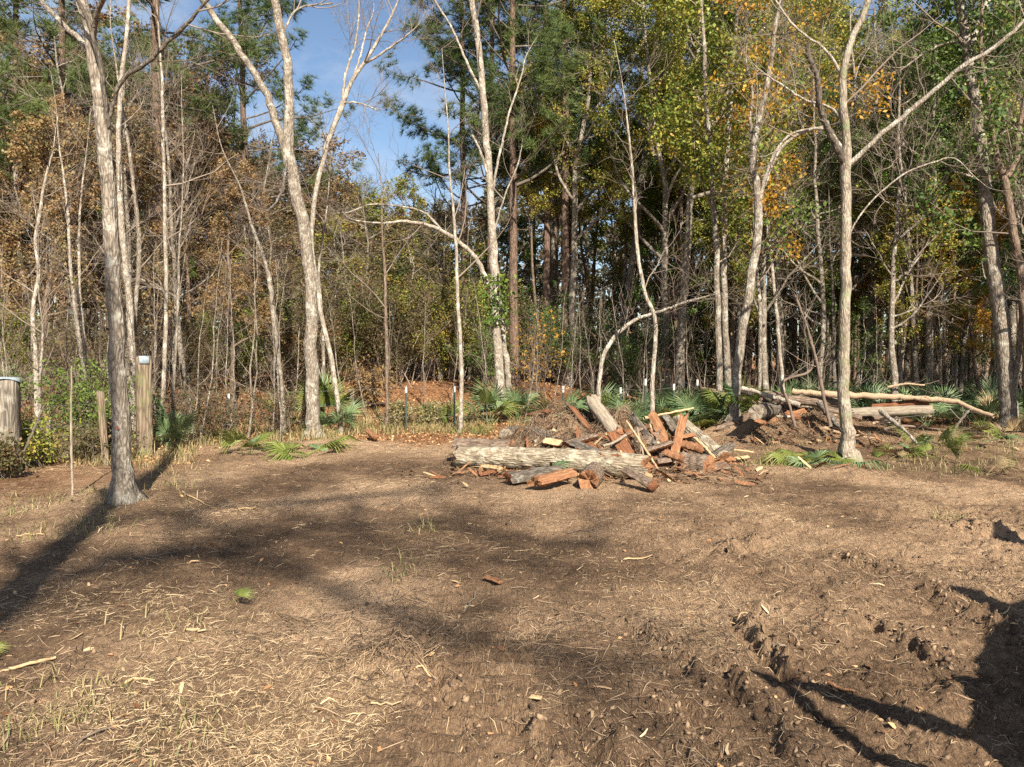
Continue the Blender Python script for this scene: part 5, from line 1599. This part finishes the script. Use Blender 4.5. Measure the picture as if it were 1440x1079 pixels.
for i, (px, ytop, D, lab) in enumerate([(321, 553, 15.3, 'white tipped steel post beyond the brush right of the squared post'), (571, 544, 16.4, 'white tipped steel post on the bank, well left of the slim pale tree'),
                                        (639, 543, 16.4, 'white tipped steel post directly left of the slim pale tree on the bank'), (792, 543, 15.6, 'white tipped steel post behind the crest of the heap'),
                                        (873, 545, 15.6, 'white tipped steel post left of the thin crooked sapling'), (908, 533, 15.2, 'tall steel post just left of the thin crooked sapling'),
                                        (948, 540, 16.0, 'white tipped steel post at the left of the big palmetto clump'), (962, 536, 16.6, 'white tipped steel post above the big palmetto clump'),
                                        (981, 534, 17.0, 'white tipped steel post nearest the twin trunks'), (330, 556, 16.8, 'farther white tipped post beyond the squared post'), (650, 541, 17.5, 'slim white tipped post right behind the slim pale tree')]):
    x = (px - 720) / FPX * D
    g = gh1(x, D)
    top = px2w(px, ytop, D)[2]
    root = bpy.data.objects.new('steel_post', None)
    COL.objects.link(root)
    root.location = (x, D, g)
    tag(root, lab, 'fence post', 'white tipped steel fence posts')
    h = max(0.5, top - g)
    w, t = 0.022, 0.004
    T = [(-w, -t), (w, -t), (w, t), (t, t), (t, w * 1.6), (-t, w * 1.6), (-t, t), (-w, t)]
    for nm, z0, z1, k, mt in (('shaft', -0.3, h - 0.13, 0.9, 'steel_green'), ('painted_tip', h - 0.13, h, 1.0, 'white_paint')):
        V = [(p[0] * k, p[1] * k, z0) for p in T] + [(p[0] * k, p[1] * k, z1) for p in T] + [(0, 0, z1)]
        F = [[j, (j + 1) % 8, 8 + (j + 1) % 8, 8 + j] for j in range(8)]
        F3 = [[8 + j, 8 + (j + 1) % 8, 16] for j in range(8)]
        link(nm, mesh_np(nm, V, [np.array(F), np.array(F3)], M[mt]), root)
    if i in (0, 1, 2, 3, 4, 6):
        WIREPTS.append((np.array([x, D, g]), h + 0.25))
root = bpy.data.objects.new('fence_wire', None)
COL.objects.link(root)
root.location = pb
tag(root, 'rusty wire strands strung from the thick left post past the steel posts', 'wire')
for fz in (0.25, 0.52, 0.80):
    P = [np.array([p[0][0], p[0][1] - 0.02, p[0][2] + fz * min(1.15, p[1])]) for p in WIREPTS]
    Q = []
    for a, b in zip(P[:-1], P[1:]):
        for k in range(6):
            t = k / 6
            q = a * (1 - t) + b * t
            Q.append(q - np.array([0, 0, 0.05 * math.sin(PI * t)]))
    Q.append(P[-1])
    Q = np.array([[-0.6, 0, 0]]) * 0 + np.array(Q)
    V, F = tubes(Q[None], np.full((1, len(Q)), 0.0028), 4)
    link('strand', mesh_np('strand', V - pb, [F], M['wire']), root)


# ------------------------------------------------------------------ bushes and weeds
def bush(px, py, r, h, label, leaf, nl, seed, size=0.045):
    rng = np.random.RandomState(seed)
    b = gpx(px, py)
    st = 14
    P0 = np.zeros((st, 2, 3))
    P0[:, 0, :2] = rng.randn(st, 2) * 0.2 * r
    P0[:, 1] = P0[:, 0] + np.array([0, 0, 0.02])
    Q, RR = spawn(P0, np.full((st, 2), 0.012), 1, (0, 0.1), (0.7 * h, 1.15 * h), (5, 42), 0.008, 8, 0.03, 0.14, 0, rng, 0.004)
    Q2, R2 = spawn(Q, RR, 8, (0.2, 1.0), (0.3 * r, 0.8 * r), (25, 70), 0.010, 5, 0.0, 0.18, 0.2, rng, 0.003)
    Q3, R3 = spawn(Q2, R2, 4, (0.2, 1.0), (0.12 * r, 0.35 * r), (25, 60), 0.010, 4, 0.0, 0.18, 0.2, rng, 0.002)
    V, F = join([tubes(Q, RR, 4), tubes(Q2, R2, 3), tubes(Q3, R3, 3)])
    root = bpy.data.objects.new('leafy_bush', None)
    COL.objects.link(root)
    root.location = b
    tag(root, label, 'bush')
    stuff(link('stems', mesh_np('stems', V, F, M['twig_grey']), root))
    pp = on_twigs(Q3, nl, 0.04, rng, 0.1)
    V, F = cards(pp, size * (0.6 + 0.8 * rng.rand(len(pp))), LEAF, rng, 0.4)
    stuff(link('leaves', mesh_np('leaves', V, [F], M[leaf]), root))


bush(105, 640, 1.0, 1.25, 'bright green leafy bush between the thick post and the big grey trunk', 'leaf_bright', 12, 1)
bush(6, 674, 0.35, 0.5, 'dry vine and weed tangle climbing the thick left post', 'leaf_brush', 5, 21)
bush(60, 655, 0.6, 0.5, 'low green weedy bush at the foot of the thick post', 'leaf_olive', 8, 2)
bush(140, 650, 0.6, 0.55, 'low brown green weed patch close left of the big grey trunk', 'leaf_brush', 6, 3)
bush(300, 615, 0.9, 0.8, 'thin brown weed thicket right of the squared post', 'leaf_brush', 4, 4)
bush(265, 622, 0.8, 0.9, 'grey twiggy weed beside the blue green palmetto', 'leaf_brush', 4, 5)
bush(380, 612, 0.8, 0.8, 'twiggy brown weed left behind the forked tree', 'leaf_brush', 4, 6)
bush(515, 575, 0.6, 1.0, 'low amber leaved shrub on the bank right of the forked tree', 'leaf_rust', 6, 7, 0.06)
bush(755, 560, 0.9, 2.2, 'yellow leaved young shrub between the pale twin stems and the pines', 'leaf_yellow', 1, 8, 0.08)
bush(560, 600, 0.5, 0.38, 'dry weed tuft with fine stems at the foot of the bank', 'grass', 5, 9)
bush(610, 598, 0.5, 0.38, 'dry fine stemmed weed before the slim pale tree', 'grass', 5, 10)
bush(690, 545, 0.8, 1.7, 'green ivy thicket about the pale twin stems', 'leaf_green', 8, 11, 0.06)


# ------------------------------------------------------------------ loose stuff on the ground
def scatter_xy(n, y0, y1, pw, rng, side=0.70, pad=0.4):
    u = rng.rand(n)
    if pw == 1:
        y = y0 * (y1 / y0) ** u
    else:
        e = 1 - pw
        y = (y0 ** e + (y1 ** e - y0 ** e) * u) ** (1 / e)
    x = (rng.rand(n) * 2 - 1) * (side * y + pad)
    return x, y


def strips(x, y, L, w, lift, rng, tilt=0.15, bend=0.15, yaw=None):
    n = len(x)
    a = rng.rand(n) * 2 * PI if yaw is None else yaw
    d = np.stack([np.cos(a), np.sin(a), np.zeros(n)], -1)
    s = np.stack([-np.sin(a), np.cos(a), np.zeros(n)], -1)
    c = np.stack([x, y, np.zeros(n)], -1)
    bx = (rng.rand(n) - 0.5)[:, None] * 2 * bend * L[:, None] * s
    p0, p1, p2 = c - d * L[:, None] / 2, c + bx, c + d * L[:, None] / 2
    tl = rng.randn(n) * tilt * L * 0.5
    for p, k in ((p0, -1), (p1, 0), (p2, 1)):
        p[:, 2] = gh(p[:, 0], p[:, 1]) + lift + np.abs(tl) * 0.5 + k * tl * 0.5
    p1[:, 2] += 0.06 * L * rng.rand(n)
    hw = (w / 2)[:, None] * nrm(s + np.stack([np.zeros(n), np.zeros(n), rng.randn(n) * 0.6], -1))
    V = np.stack([p0 - hw * 0.7, p0 + hw * 0.7, p1 - hw, p1 + hw, p2 - hw * 0.5, p2 + hw * 0.5], 1)
    b = (np.arange(n) * 6)[:, None, None]
    F = np.array([[0, 1, 3, 2], [2, 3, 5, 4]])[None] + b
    return V.reshape(-1, 3), F.reshape(-1, 4)


def ground_litter():
    rng = np.random.RandomState(500)
    # straw
    x, y = scatter_xy(270000, 2.3, 15.5, 1.15, rng)
    dens = 0.12 + 0.75 * fbm(x * 0.55 + 5, y * 0.55, 3, 61) + 0.5 * sm((-x / y - 0.15) / 0.3) * sm((6 - y) / 2) + 0.35 * np.exp(-((x + 0.6) ** 2 + (y - 3.6) ** 2) / 0.5)
    td = line_dist(x, y, TREAD)[0]
    dens = dens - 0.55 * churn_f(x, y) - 0.4 * sm((0.7 - td + 0.2 * fbm(x * 2, y * 2, 3, 96)) / 0.6)
    for pts, up, dn, w, sg in RIDGES:
        dens = dens - 0.5 * np.exp(-(line_dist(x, y, pts)[0] / (2 * w)) ** 2)
    k = rng.rand(len(x)) < np.clip(dens, 0.04, 1)
    x, y = x[k], y[k]
    n = len(x)
    L = 0.015 + 0.075 * rng.rand(n) ** 3 + 0.003 * y
    wd = (0.0011 + 0.0018 * rng.rand(n) ** 2) * (1 + 0.09 * y)
    yaw = rng.rand(n) * PI * 2
    V, F = strips(x, y, L, wd, 0.003, rng, 0.16, 0.06, yaw)
    stuff(link('straw', mesh_np('straw', V, [F], M['straw'])), 'chopped tan straw strewn over the bare soil')
    # fine dark root and twig bits
    x, y = scatter_xy(110000, 2.3, 15.5, 1.1, rng)
    k = rng.rand(len(x)) < np.clip(0.15 + 0.7 * fbm(x * 0.8 + 9, y * 0.8, 3, 63), 0.04, 1)
    x, y = x[k], y[k]
    n = len(x)
    L = 0.02 + 0.13 * rng.rand(n) ** 2.5 + 0.004 * y
    V, F = strips(x, y, L, (0.0016 + 0.0024 * rng.rand(n) ** 2) * (1 + 0.08 * y), 0.003, rng, 0.22, 0.12)
    stuff(link('root_litter', mesh_np('root_litter', V, [F], M['twiglitter'])), 'fine dark roots and twig bits over the churned soil')
    # wide pale chips, thinly spread
    x, y = scatter_xy(120, 2.4, 13.5, 1.1, rng)
    n = len(x)
    V, F = strips(x, y, 0.03 + 0.07 * rng.rand(n), 0.006 + 0.014 * rng.rand(n), 0.006, rng, 0.4, 0.1)
    stuff(link('wood_chip_litter', mesh_np('wood_chip_litter', V, [F], M['straw'])), 'pale wood chips and shredded stalks on the soil')
    # brown leaves
    x, y = scatter_xy(380, 2.4, 14, 1.0, rng)
    pos = np.stack([x, y, gh(x, y) + 0.008], -1)
    V, F = cards(pos, 0.034 * (0.5 + rng.rand(len(x))), LEAF, rng, 1.3)
    stuff(link('leaf_litter', mesh_np('leaf_litter', V, [F], M['litter'])), 'few fallen brown leaves on the clearing')
    # forest floor leaves
    px = -40 + 1520 * rng.rand(62000)
    D = 11.5 + 20 * rng.rand(62000) ** 1.4
    x = (px - 720) / FPX * D
    k = rng.rand(len(x)) < zone_forest(x, D)
    x, D = x[k], D[k]
    pos = np.stack([x, D, gh(x, D, False) + 0.02], -1)
    V, F = cards(pos, 0.052 * (0.5 + rng.rand(len(x))), LEAF, rng, 0.9)
    stuff(link('forest_litter', mesh_np('forest_litter', V, [F], M['litter'])), 'reddish leaves and pine straw covering the bank and wood floor')
    # clods
    g = (1 + 5 ** 0.5) / 2
    ico = nrm(np.array([[-1, g, 0], [1, g, 0], [-1, -g, 0], [1, -g, 0], [0, -1, g], [0, 1, g], [0, -1, -g], [0, 1, -g], [g, 0, -1], [g, 0, 1], [-g, 0, -1], [-g, 0, 1]], float))
    icf = np.array([[0, 11, 5], [0, 5, 1], [0, 1, 7], [0, 7, 10], [0, 10, 11], [1, 5, 9], [5, 11, 4], [11, 10, 2], [10, 7, 6], [7, 1, 8], [3, 9, 4], [3, 4, 2], [3, 2, 6], [3, 6, 8], [3, 8, 9], [4, 9, 5], [2, 4, 11], [6, 2, 10], [8, 6, 7], [9, 8, 1]])
    x, y = scatter_xy(13000, 2.4, 13, 1.2, rng)
    d = 0.10 + 0.4 * fbm(x * 0.9, y * 0.9, 3, 71) + 0.35 * sm((x / y - 0.0) / 0.35) * sm((9 - y) / 3)
    for pts, up, dn, w, sg in RIDGES:
        dd, s, t = line_dist(x, y, pts)
        d = d + 0.9 * np.exp(-(dd / (w * 1.6)) ** 2)
    k = rng.rand(len(x)) < np.clip(d, 0.02, 1)
    x, y = x[k], y[k]
    for pts, up, dn, w, sg in RIDGES:                           # heavy crumbs along the ridges
        for q in range(260):
            i = rng.randint(len(pts) - 1)
            p = pts[i] + (pts[i + 1] - pts[i]) * rng.rand() + rng.randn(2) * w * 0.9
            if p[1] > 2.3:
                x, y = np.append(x, p[0]), np.append(y, p[1])
    n = len(x)
    r = (0.003 + 0.014 * rng.rand(n) ** 5) * (1 + 0.05 * y)
    Rm = rotmats(n, rng)
    sh = ico[None] * (0.40 + 1.1 * rng.rand(n, 12, 1)) * np.array([1, 0.7, 0.45])
    V = np.einsum('nij,nkj->nki', Rm, sh) * r[:, None, None] + np.stack([x, y, gh(x, y) + r * 0.25], -1)[:, None]
    F = icf[None] + (np.arange(n) * 12)[:, None, None]
    stuff(link('soil_clods', mesh_np('soil_clods', V.reshape(-1, 3), [F.reshape(-1, 3)], M['clod'])), 'crumbled dark soil clods thrown up by tracks')


ground_litter()


def root_heaps():
    rng = np.random.RandomState(600)
    for (mx, my, rx, ry, n, lab) in [(1.05, 11.3, 1.15, 0.85, 1500, 'matted roots and brush over the mound behind the big log'), (5.35, 14.1, 1.5, 0.9, 1100, 'matted roots and brush over the second heap'), (1.7, 10.3, 0.9, 0.5, 500, 'shredded roots strewn at the right foot of the first heap'), (-0.62, 4.05, 0.18, 0.14, 170, 'dug clump of roots and straw near the tread marks')]:
        small = rx < 0.3
        x = mx + rng.randn(n) * rx * 0.62
        y = my + rng.randn(n) * ry * 0.62
        K = 6
        L = (0.15 + 0.6 * rng.rand(n) ** 2) * (0.4 if small else 1)
        a = rng.rand(n) * 2 * PI
        P = np.zeros((n, K, 3))
        P[:, 0] = np.stack([x, y, np.zeros(n)], -1)
        for k in range(1, K):
            a = a + rng.randn(n) * 0.35
            P[:, k] = P[:, k - 1] + np.stack([np.cos(a), np.sin(a), np.zeros(n)], -1) * (L / K)[:, None]
        hz = gh(P[:, :, 0].ravel(), P[:, :, 1].ravel()).reshape(n, K)
        P[:, :, 2] = hz + 0.02 + (0.10 if not small else 0.03) * rng.rand(n)[:, None] * np.sin(np.linspace(0.2, 2.6, K))[None] + rng.randn(n, 1) * 0.01
        R = ((0.002 + 0.006 * rng.rand(n) ** 4) * (0.6 if small else 1))[:, None] * np.linspace(1, 0.5, K)[None]
        V, F = tubes(P, R, 3)
        stuff(link('root_tangle', mesh_np('root_tangle', V, [F], M['twiglitter'])), lab)


root_heaps()


def splinters():
    rng = np.random.RandomState(650)
    for mat, n in (('wood_orange', 260), ('wood_red', 230), ('wood_pale', 120)):
        x = np.concatenate([1.2 + rng.randn(n) * 1.1, 5.5 + rng.randn(n // 4) * 0.9])
        y = np.concatenate([10.35 + rng.randn(n) * 0.42, 13.2 + rng.randn(n // 4) * 0.35])
        m = len(x)
        V, F = strips(x, y, 0.05 + 0.22 * rng.rand(m) ** 2, 0.02 + 0.045 * rng.rand(m) ** 1.5, 0.03, rng, 0.7, 0.05)
        stuff(link('wood_splinters', mesh_np('wood_splinters', V, [F], M[mat])), 'small red and orange wood splinters strewn round the heaps')


splinters()


def grasses():
    rng = np.random.RandomState(700)
    pts = []
    for (x0, x1, y0, y1, n, h) in [(480, 690, 592, 614, 4200, 0.20), (0, 270, 606, 655, 3200, 0.24), (690, 790, 590, 606, 700, 0.2), (250, 480, 596, 630, 2600, 0.24), (1010, 1180, 632, 660, 500, 0.12),
                                   (1240, 1440, 605, 672, 900, 0.16), (200, 270, 660, 720, 300, 0.12), (1320, 1350, 722, 740, 130, 0.06), (0, 160, 700, 760, 500, 0.12), (585, 612, 740, 762, 90, 0.12), (225, 245, 860, 900, 60, 0.10), (555, 580, 800, 820, 60, 0.1), (190, 260, 1000, 1040, 110, 0.07), (0, 180, 950, 1079, 500, 0.08)]:
        px, py = x0 + (x1 - x0) * rng.rand(n), y0 + (y1 - y0) * rng.rand(n)
        for p, q in zip(px, py):
            f = flat_px(p, q)
            pts.append((f[0], f[1], h))
    pts = np.array(pts)
    x, y, h = pts[:, 0] + rng.randn(len(pts)) * 0.1, pts[:, 1] + rng.randn(len(pts)) * 0.15, pts[:, 2]
    keep = (fbm(x * 1.4, y * 1.4, 2, 88) > -0.25)
    x, y, h = x[keep], y[keep], h[keep]
    n = len(x)
    h = h * (0.35 + 1.1 * rng.rand(n) ** 1.5)
    a = rng.rand(n) * 2 * PI
    d = np.stack([np.cos(a), np.sin(a), np.zeros(n)], -1)
    s = np.stack([-np.sin(a), np.cos(a), np.zeros(n)], -1) * (0.0022 + 0.0025 * rng.rand(n))[:, None] * (0.6 + 0.06 * y)[:, None]
    p0 = np.stack([x, y, gh(x, y)], -1)
    le = (0.3 + rng.rand(n) * 1.5)[:, None]
    p1 = p0 + np.array([0, 0, 0.55]) * h[:, None] + d * le * h[:, None] * 0.3
    p2 = p0 + np.array([0, 0, 0.95]) * h[:, None] * (1 - 0.3 * le) + d * le * h[:, None] * 0.9
    V = np.stack([p0 - s, p0 + s, p1 - s * 0.8, p1 + s * 0.8, p2], 1)
    b = (np.arange(n) * 5)[:, None, None]
    F4 = (np.array([[0, 1, 3, 2]])[None] + b).reshape(-1, 4)
    F3 = (np.array([[2, 3, 4]])[None] + b).reshape(-1, 3)
    stuff(link('grass', mesh_np('grass', V.reshape(-1, 3), [F4, F3], M['grass'])), 'dry and green grass tufts along the wood edge')


grasses()

# ------------------------------------------------------------------ unseen trees behind the viewpoint cast streaks; oaks and shapes beside added for shade
def shadow_tree():
    rng = np.random.RandomState(77)
    b = np.array([-0.42, -4.6, gh1(-0.42, -4.6)])
    root = bpy.data.objects.new('bare_tree', None)
    COL.objects.link(root)
    root.location = b
    tag(root, 'straight bare tree close behind the viewpoint', 'tree')
    P = [np.array([0.02 * math.sin(k), 0, -0.2 + k * 1.55]) for k in range(9)]
    Q, RR = resample(P, [0.25, 0.2, 0.185, 0.175, 0.165, 0.155, 0.14, 0.11, 0.06], 20, 0.01, rng)
    V, F = tubes(Q[None], RR[None], 12, 0.05, rng)
    link('trunk', mesh_np('trunk', V, [F], M['bark_grey'], smooth=True), root)
    B1, R1 = spawn(Q[None], RR[None], 9, (0.62, 0.98), (1.5, 3.2), (30, 60), 0.016, 7, 0.1, 0.14, 0.5, rng, 0.01)
    B2, R2 = spawn(B1, R1, 6, (0.2, 1), (0.5, 1.4), (25, 60), 0.012, 5, 0.08, 0.16, 0.4, rng, 0.005)
    V, F = join([tubes(B1, R1, 6), tubes(B2, R2, 4)])
    stuff(link('twigs', mesh_np('twigs', V, F, M['twig_grey']), root))


shadow_tree()


def spreading_tree():
    """tall tree far behind the viewpoint; its long level limbs throw the soft streaks over the clearing"""
    k = 1 / math.tan(SUN_ELEV)
    rng = np.random.RandomState(19)

    def up(px, py, z):
        f = flat_px(px, py)
        return np.array([f[0] - UX * k * z, f[1] - UY * k * z, z])
    b = np.array([3.55, -18.0, gh1(3.55, -18.0)])
    root = bpy.data.objects.new('spreading_tree', None)
    COL.objects.link(root)
    root.location = b
    tag(root, 'tall spreading tree far behind the viewpoint', 'tree')
    P = [b + [0.03 * math.sin(q * 2), 0, -0.2 + q * 2.3] for q in range(10)]
    Q, RR = resample(P, [0.3, 0.25, 0.23, 0.22, 0.21, 0.2, 0.19, 0.18, 0.16, 0.1], 24, 0.01, rng)
    V, F = tubes(Q[None], RR[None], 10, 0.05, rng)
    link('trunk', mesh_np('trunk', V - b, [F], M['bark_grey'], smooth=True), root)
    tw = []
    for pts, z0, z1, r in [([(140, 742), (300, 716), (430, 706), (560, 690), (640, 682)], 18.6, 16.6, 0.06), ([(120, 800), (330, 772), (470, 738), (640, 742), (770, 764), (850, 770)], 18.0, 15.6, 0.075),
                           ([(250, 774), (350, 788), (440, 815), (520, 858), (600, 888), (720, 900), (850, 930), (960, 948), (1050, 995)], 16.6, 13.6, 0.065)]:
        n = len(pts)
        LP = [up(p[0], p[1], z0 + (z1 - z0) * i / (n - 1)) for i, p in enumerate(pts)]
        t0 = Q[np.argmin(np.linalg.norm(Q - LP[0], axis=1))]
        LP = [t0] + LP
        lP, lR = resample(LP, list(r * np.linspace(1.15, 0.45, n + 1)), 22, 0.05, rng)
        V, F = tubes(lP[None], lR[None], 8, 0.08, rng)
        link('limb', mesh_np('limb', V - b, [F], M['bark_grey'], smooth=True), root)
        B1, R1 = spawn(lP[None], lR[None], 26, (0.15, 1.0), (0.7, 2.6), (20, 80), 0.016, 7, 0.0, 0.22, 0.2, rng, 0.014)
        B2, R2 = spawn(B1, R1, 9, (0.2, 1), (0.3, 1.0), (25, 60), 0.014, 5, 0.0, 0.2, 0.3, rng, 0.009)
        tw += [tubes(B1, R1, 5), tubes(B2, R2, 3)]
    V, F = join(tw)
    stuff(link('twigs', mesh_np('twigs', V - b, F, M['twig_grey']), root))


spreading_tree()
for i, (x, y, sc_, lab) in enumerate([(15.2, 9.6, 1.0, 'unseen leafy oak added for shade on the right edge, nearest the wood'), (18.0, 5.0, 1.1, 'unseen leafy oak added for shade on the right edge, second row'), (18.5, 9.5, 1.1, 'unseen leafy oak added for shade at the right rim, farther out'),
                                      (16.6, 11.6, 1.05, 'unseen leafy oak added for shade beside the wood at the right rim'), (21.5, 6.5, 1.15, 'unseen tall leafy oak added for shade far out on the right'), (23.0, 12.0, 1.15, 'unseen tall leafy oak added for shade farthest out on the right')]):
    place('oak', x, y, sc_, lab, None, {'crown': 'leaf_green'}, fat=1.1, var=i % 3)  # unseen oaks, put in to shade the wood on the right


def caster():
    """unseen made-up forked shadow snag right of the viewpoint; its limbs are shaped to throw the dark shadows on the lower right"""
    k = 1 / math.tan(SUN_ELEV)
    rng = np.random.RandomState(9)

    def up(px, py, z):
        f = flat_px(px, py)
        return np.array([f[0] - UX * k * z, f[1] - UY * k * z, z])
    base = np.array([2.75, 1.35, gh1(2.75, 1.35)])
    root = bpy.data.objects.new('shadow_caster', None)  # unseen shape, made up to cast the lower right shadow
    COL.objects.link(root)
    root.location = base
    tag(root, 'unseen forked shadow snag standing just right of the viewpoint', 'tree')
    main = [base - [0, 0, 0.2], base + [0.05, 0.1, 0.3], up(1470, 1090, 0.7), up(1425, 1010, 1.0), up(1420, 940, 1.3), up(1430, 895, 1.55), up(1445, 860, 1.8), up(1500, 840, 2.2)]
    specs = [('trunk', main, [0.22, 0.17, 0.15, 0.13, 0.11, 0.10, 0.09, 0.05]),
             ('limb', [main[2], up(1440, 1062, 1.0), up(1300, 1022, 1.35), up(1150, 978, 1.7), up(1075, 957, 1.9), up(1042, 949, 1.98)], [0.10, 0.09, 0.07, 0.055, 0.045, 0.012]),
             ('limb', [up(1300, 1095, 1.0), up(1225, 1062, 1.4), up(1150, 1010, 1.7), up(1100, 975, 1.85), up(1062, 955, 1.95)], [0.05, 0.045, 0.035, 0.03, 0.02]),
             ('limb', [main[6], up(1418, 852, 1.8), up(1380, 842, 1.95), up(1355, 832, 2.02), up(1334, 823, 2.08)], [0.09, 0.085, 0.075, 0.05, 0.008]),
             ('limb', [main[6], up(1470, 875, 1.9), up(1540, 890, 2.0)], [0.16, 0.16, 0.08]),
             ('limb', [main[3], up(1390, 985, 1.0), up(1366, 972, 1.02), up(1350, 962, 1.03)], [0.14, 0.15, 0.12, 0.02])]
    for nm, P, R in specs:
        Q, RR = resample(P, R, 16, 0.01, rng)
        V, F = tubes(Q[None], RR[None], 9, 0.1, rng)
        link(nm, mesh_np(nm, V - base, [F], M['bark_dark'], smooth=True), root)
    b2 = np.array([5.2, 3.0, gh1(5.2, 3.0)])
    root2 = bpy.data.objects.new('shadow_caster', None)  # second unseen shape, added for the shadow at the right edge
    COL.objects.link(root2)
    root2.location = b2
    tag(root2, 'unseen leaning pole added for its shadow right of the viewpoint, beyond the forked snag', 'tree')
    Q, RR = resample([b2 - [0, 0, 0.2], up(1560, 800, 1.2), up(1440, 764, 1.9), up(1395, 755, 2.1), up(1362, 744, 2.2)], [0.2, 0.16, 0.13, 0.08, 0.012], 16, 0.03, rng)
    T1, R1 = spawn(Q[None], RR[None], 12, (0.4, 1.0), (0.25, 0.6), (30, 80), 0.03, 5, 0, 0.2, 0.2, rng, 0.008)
    V, F = join([tubes(T1, R1, 5)])
    stuff(link('twigs', mesh_np('twigs', V - b2, F, M['bark_dark']), root2))
    V, F = tubes(Q[None], RR[None], 9, 0.1, rng)
    link('trunk', mesh_np('trunk', V - b2, [F], M['bark_dark'], smooth=True), root2)


caster()
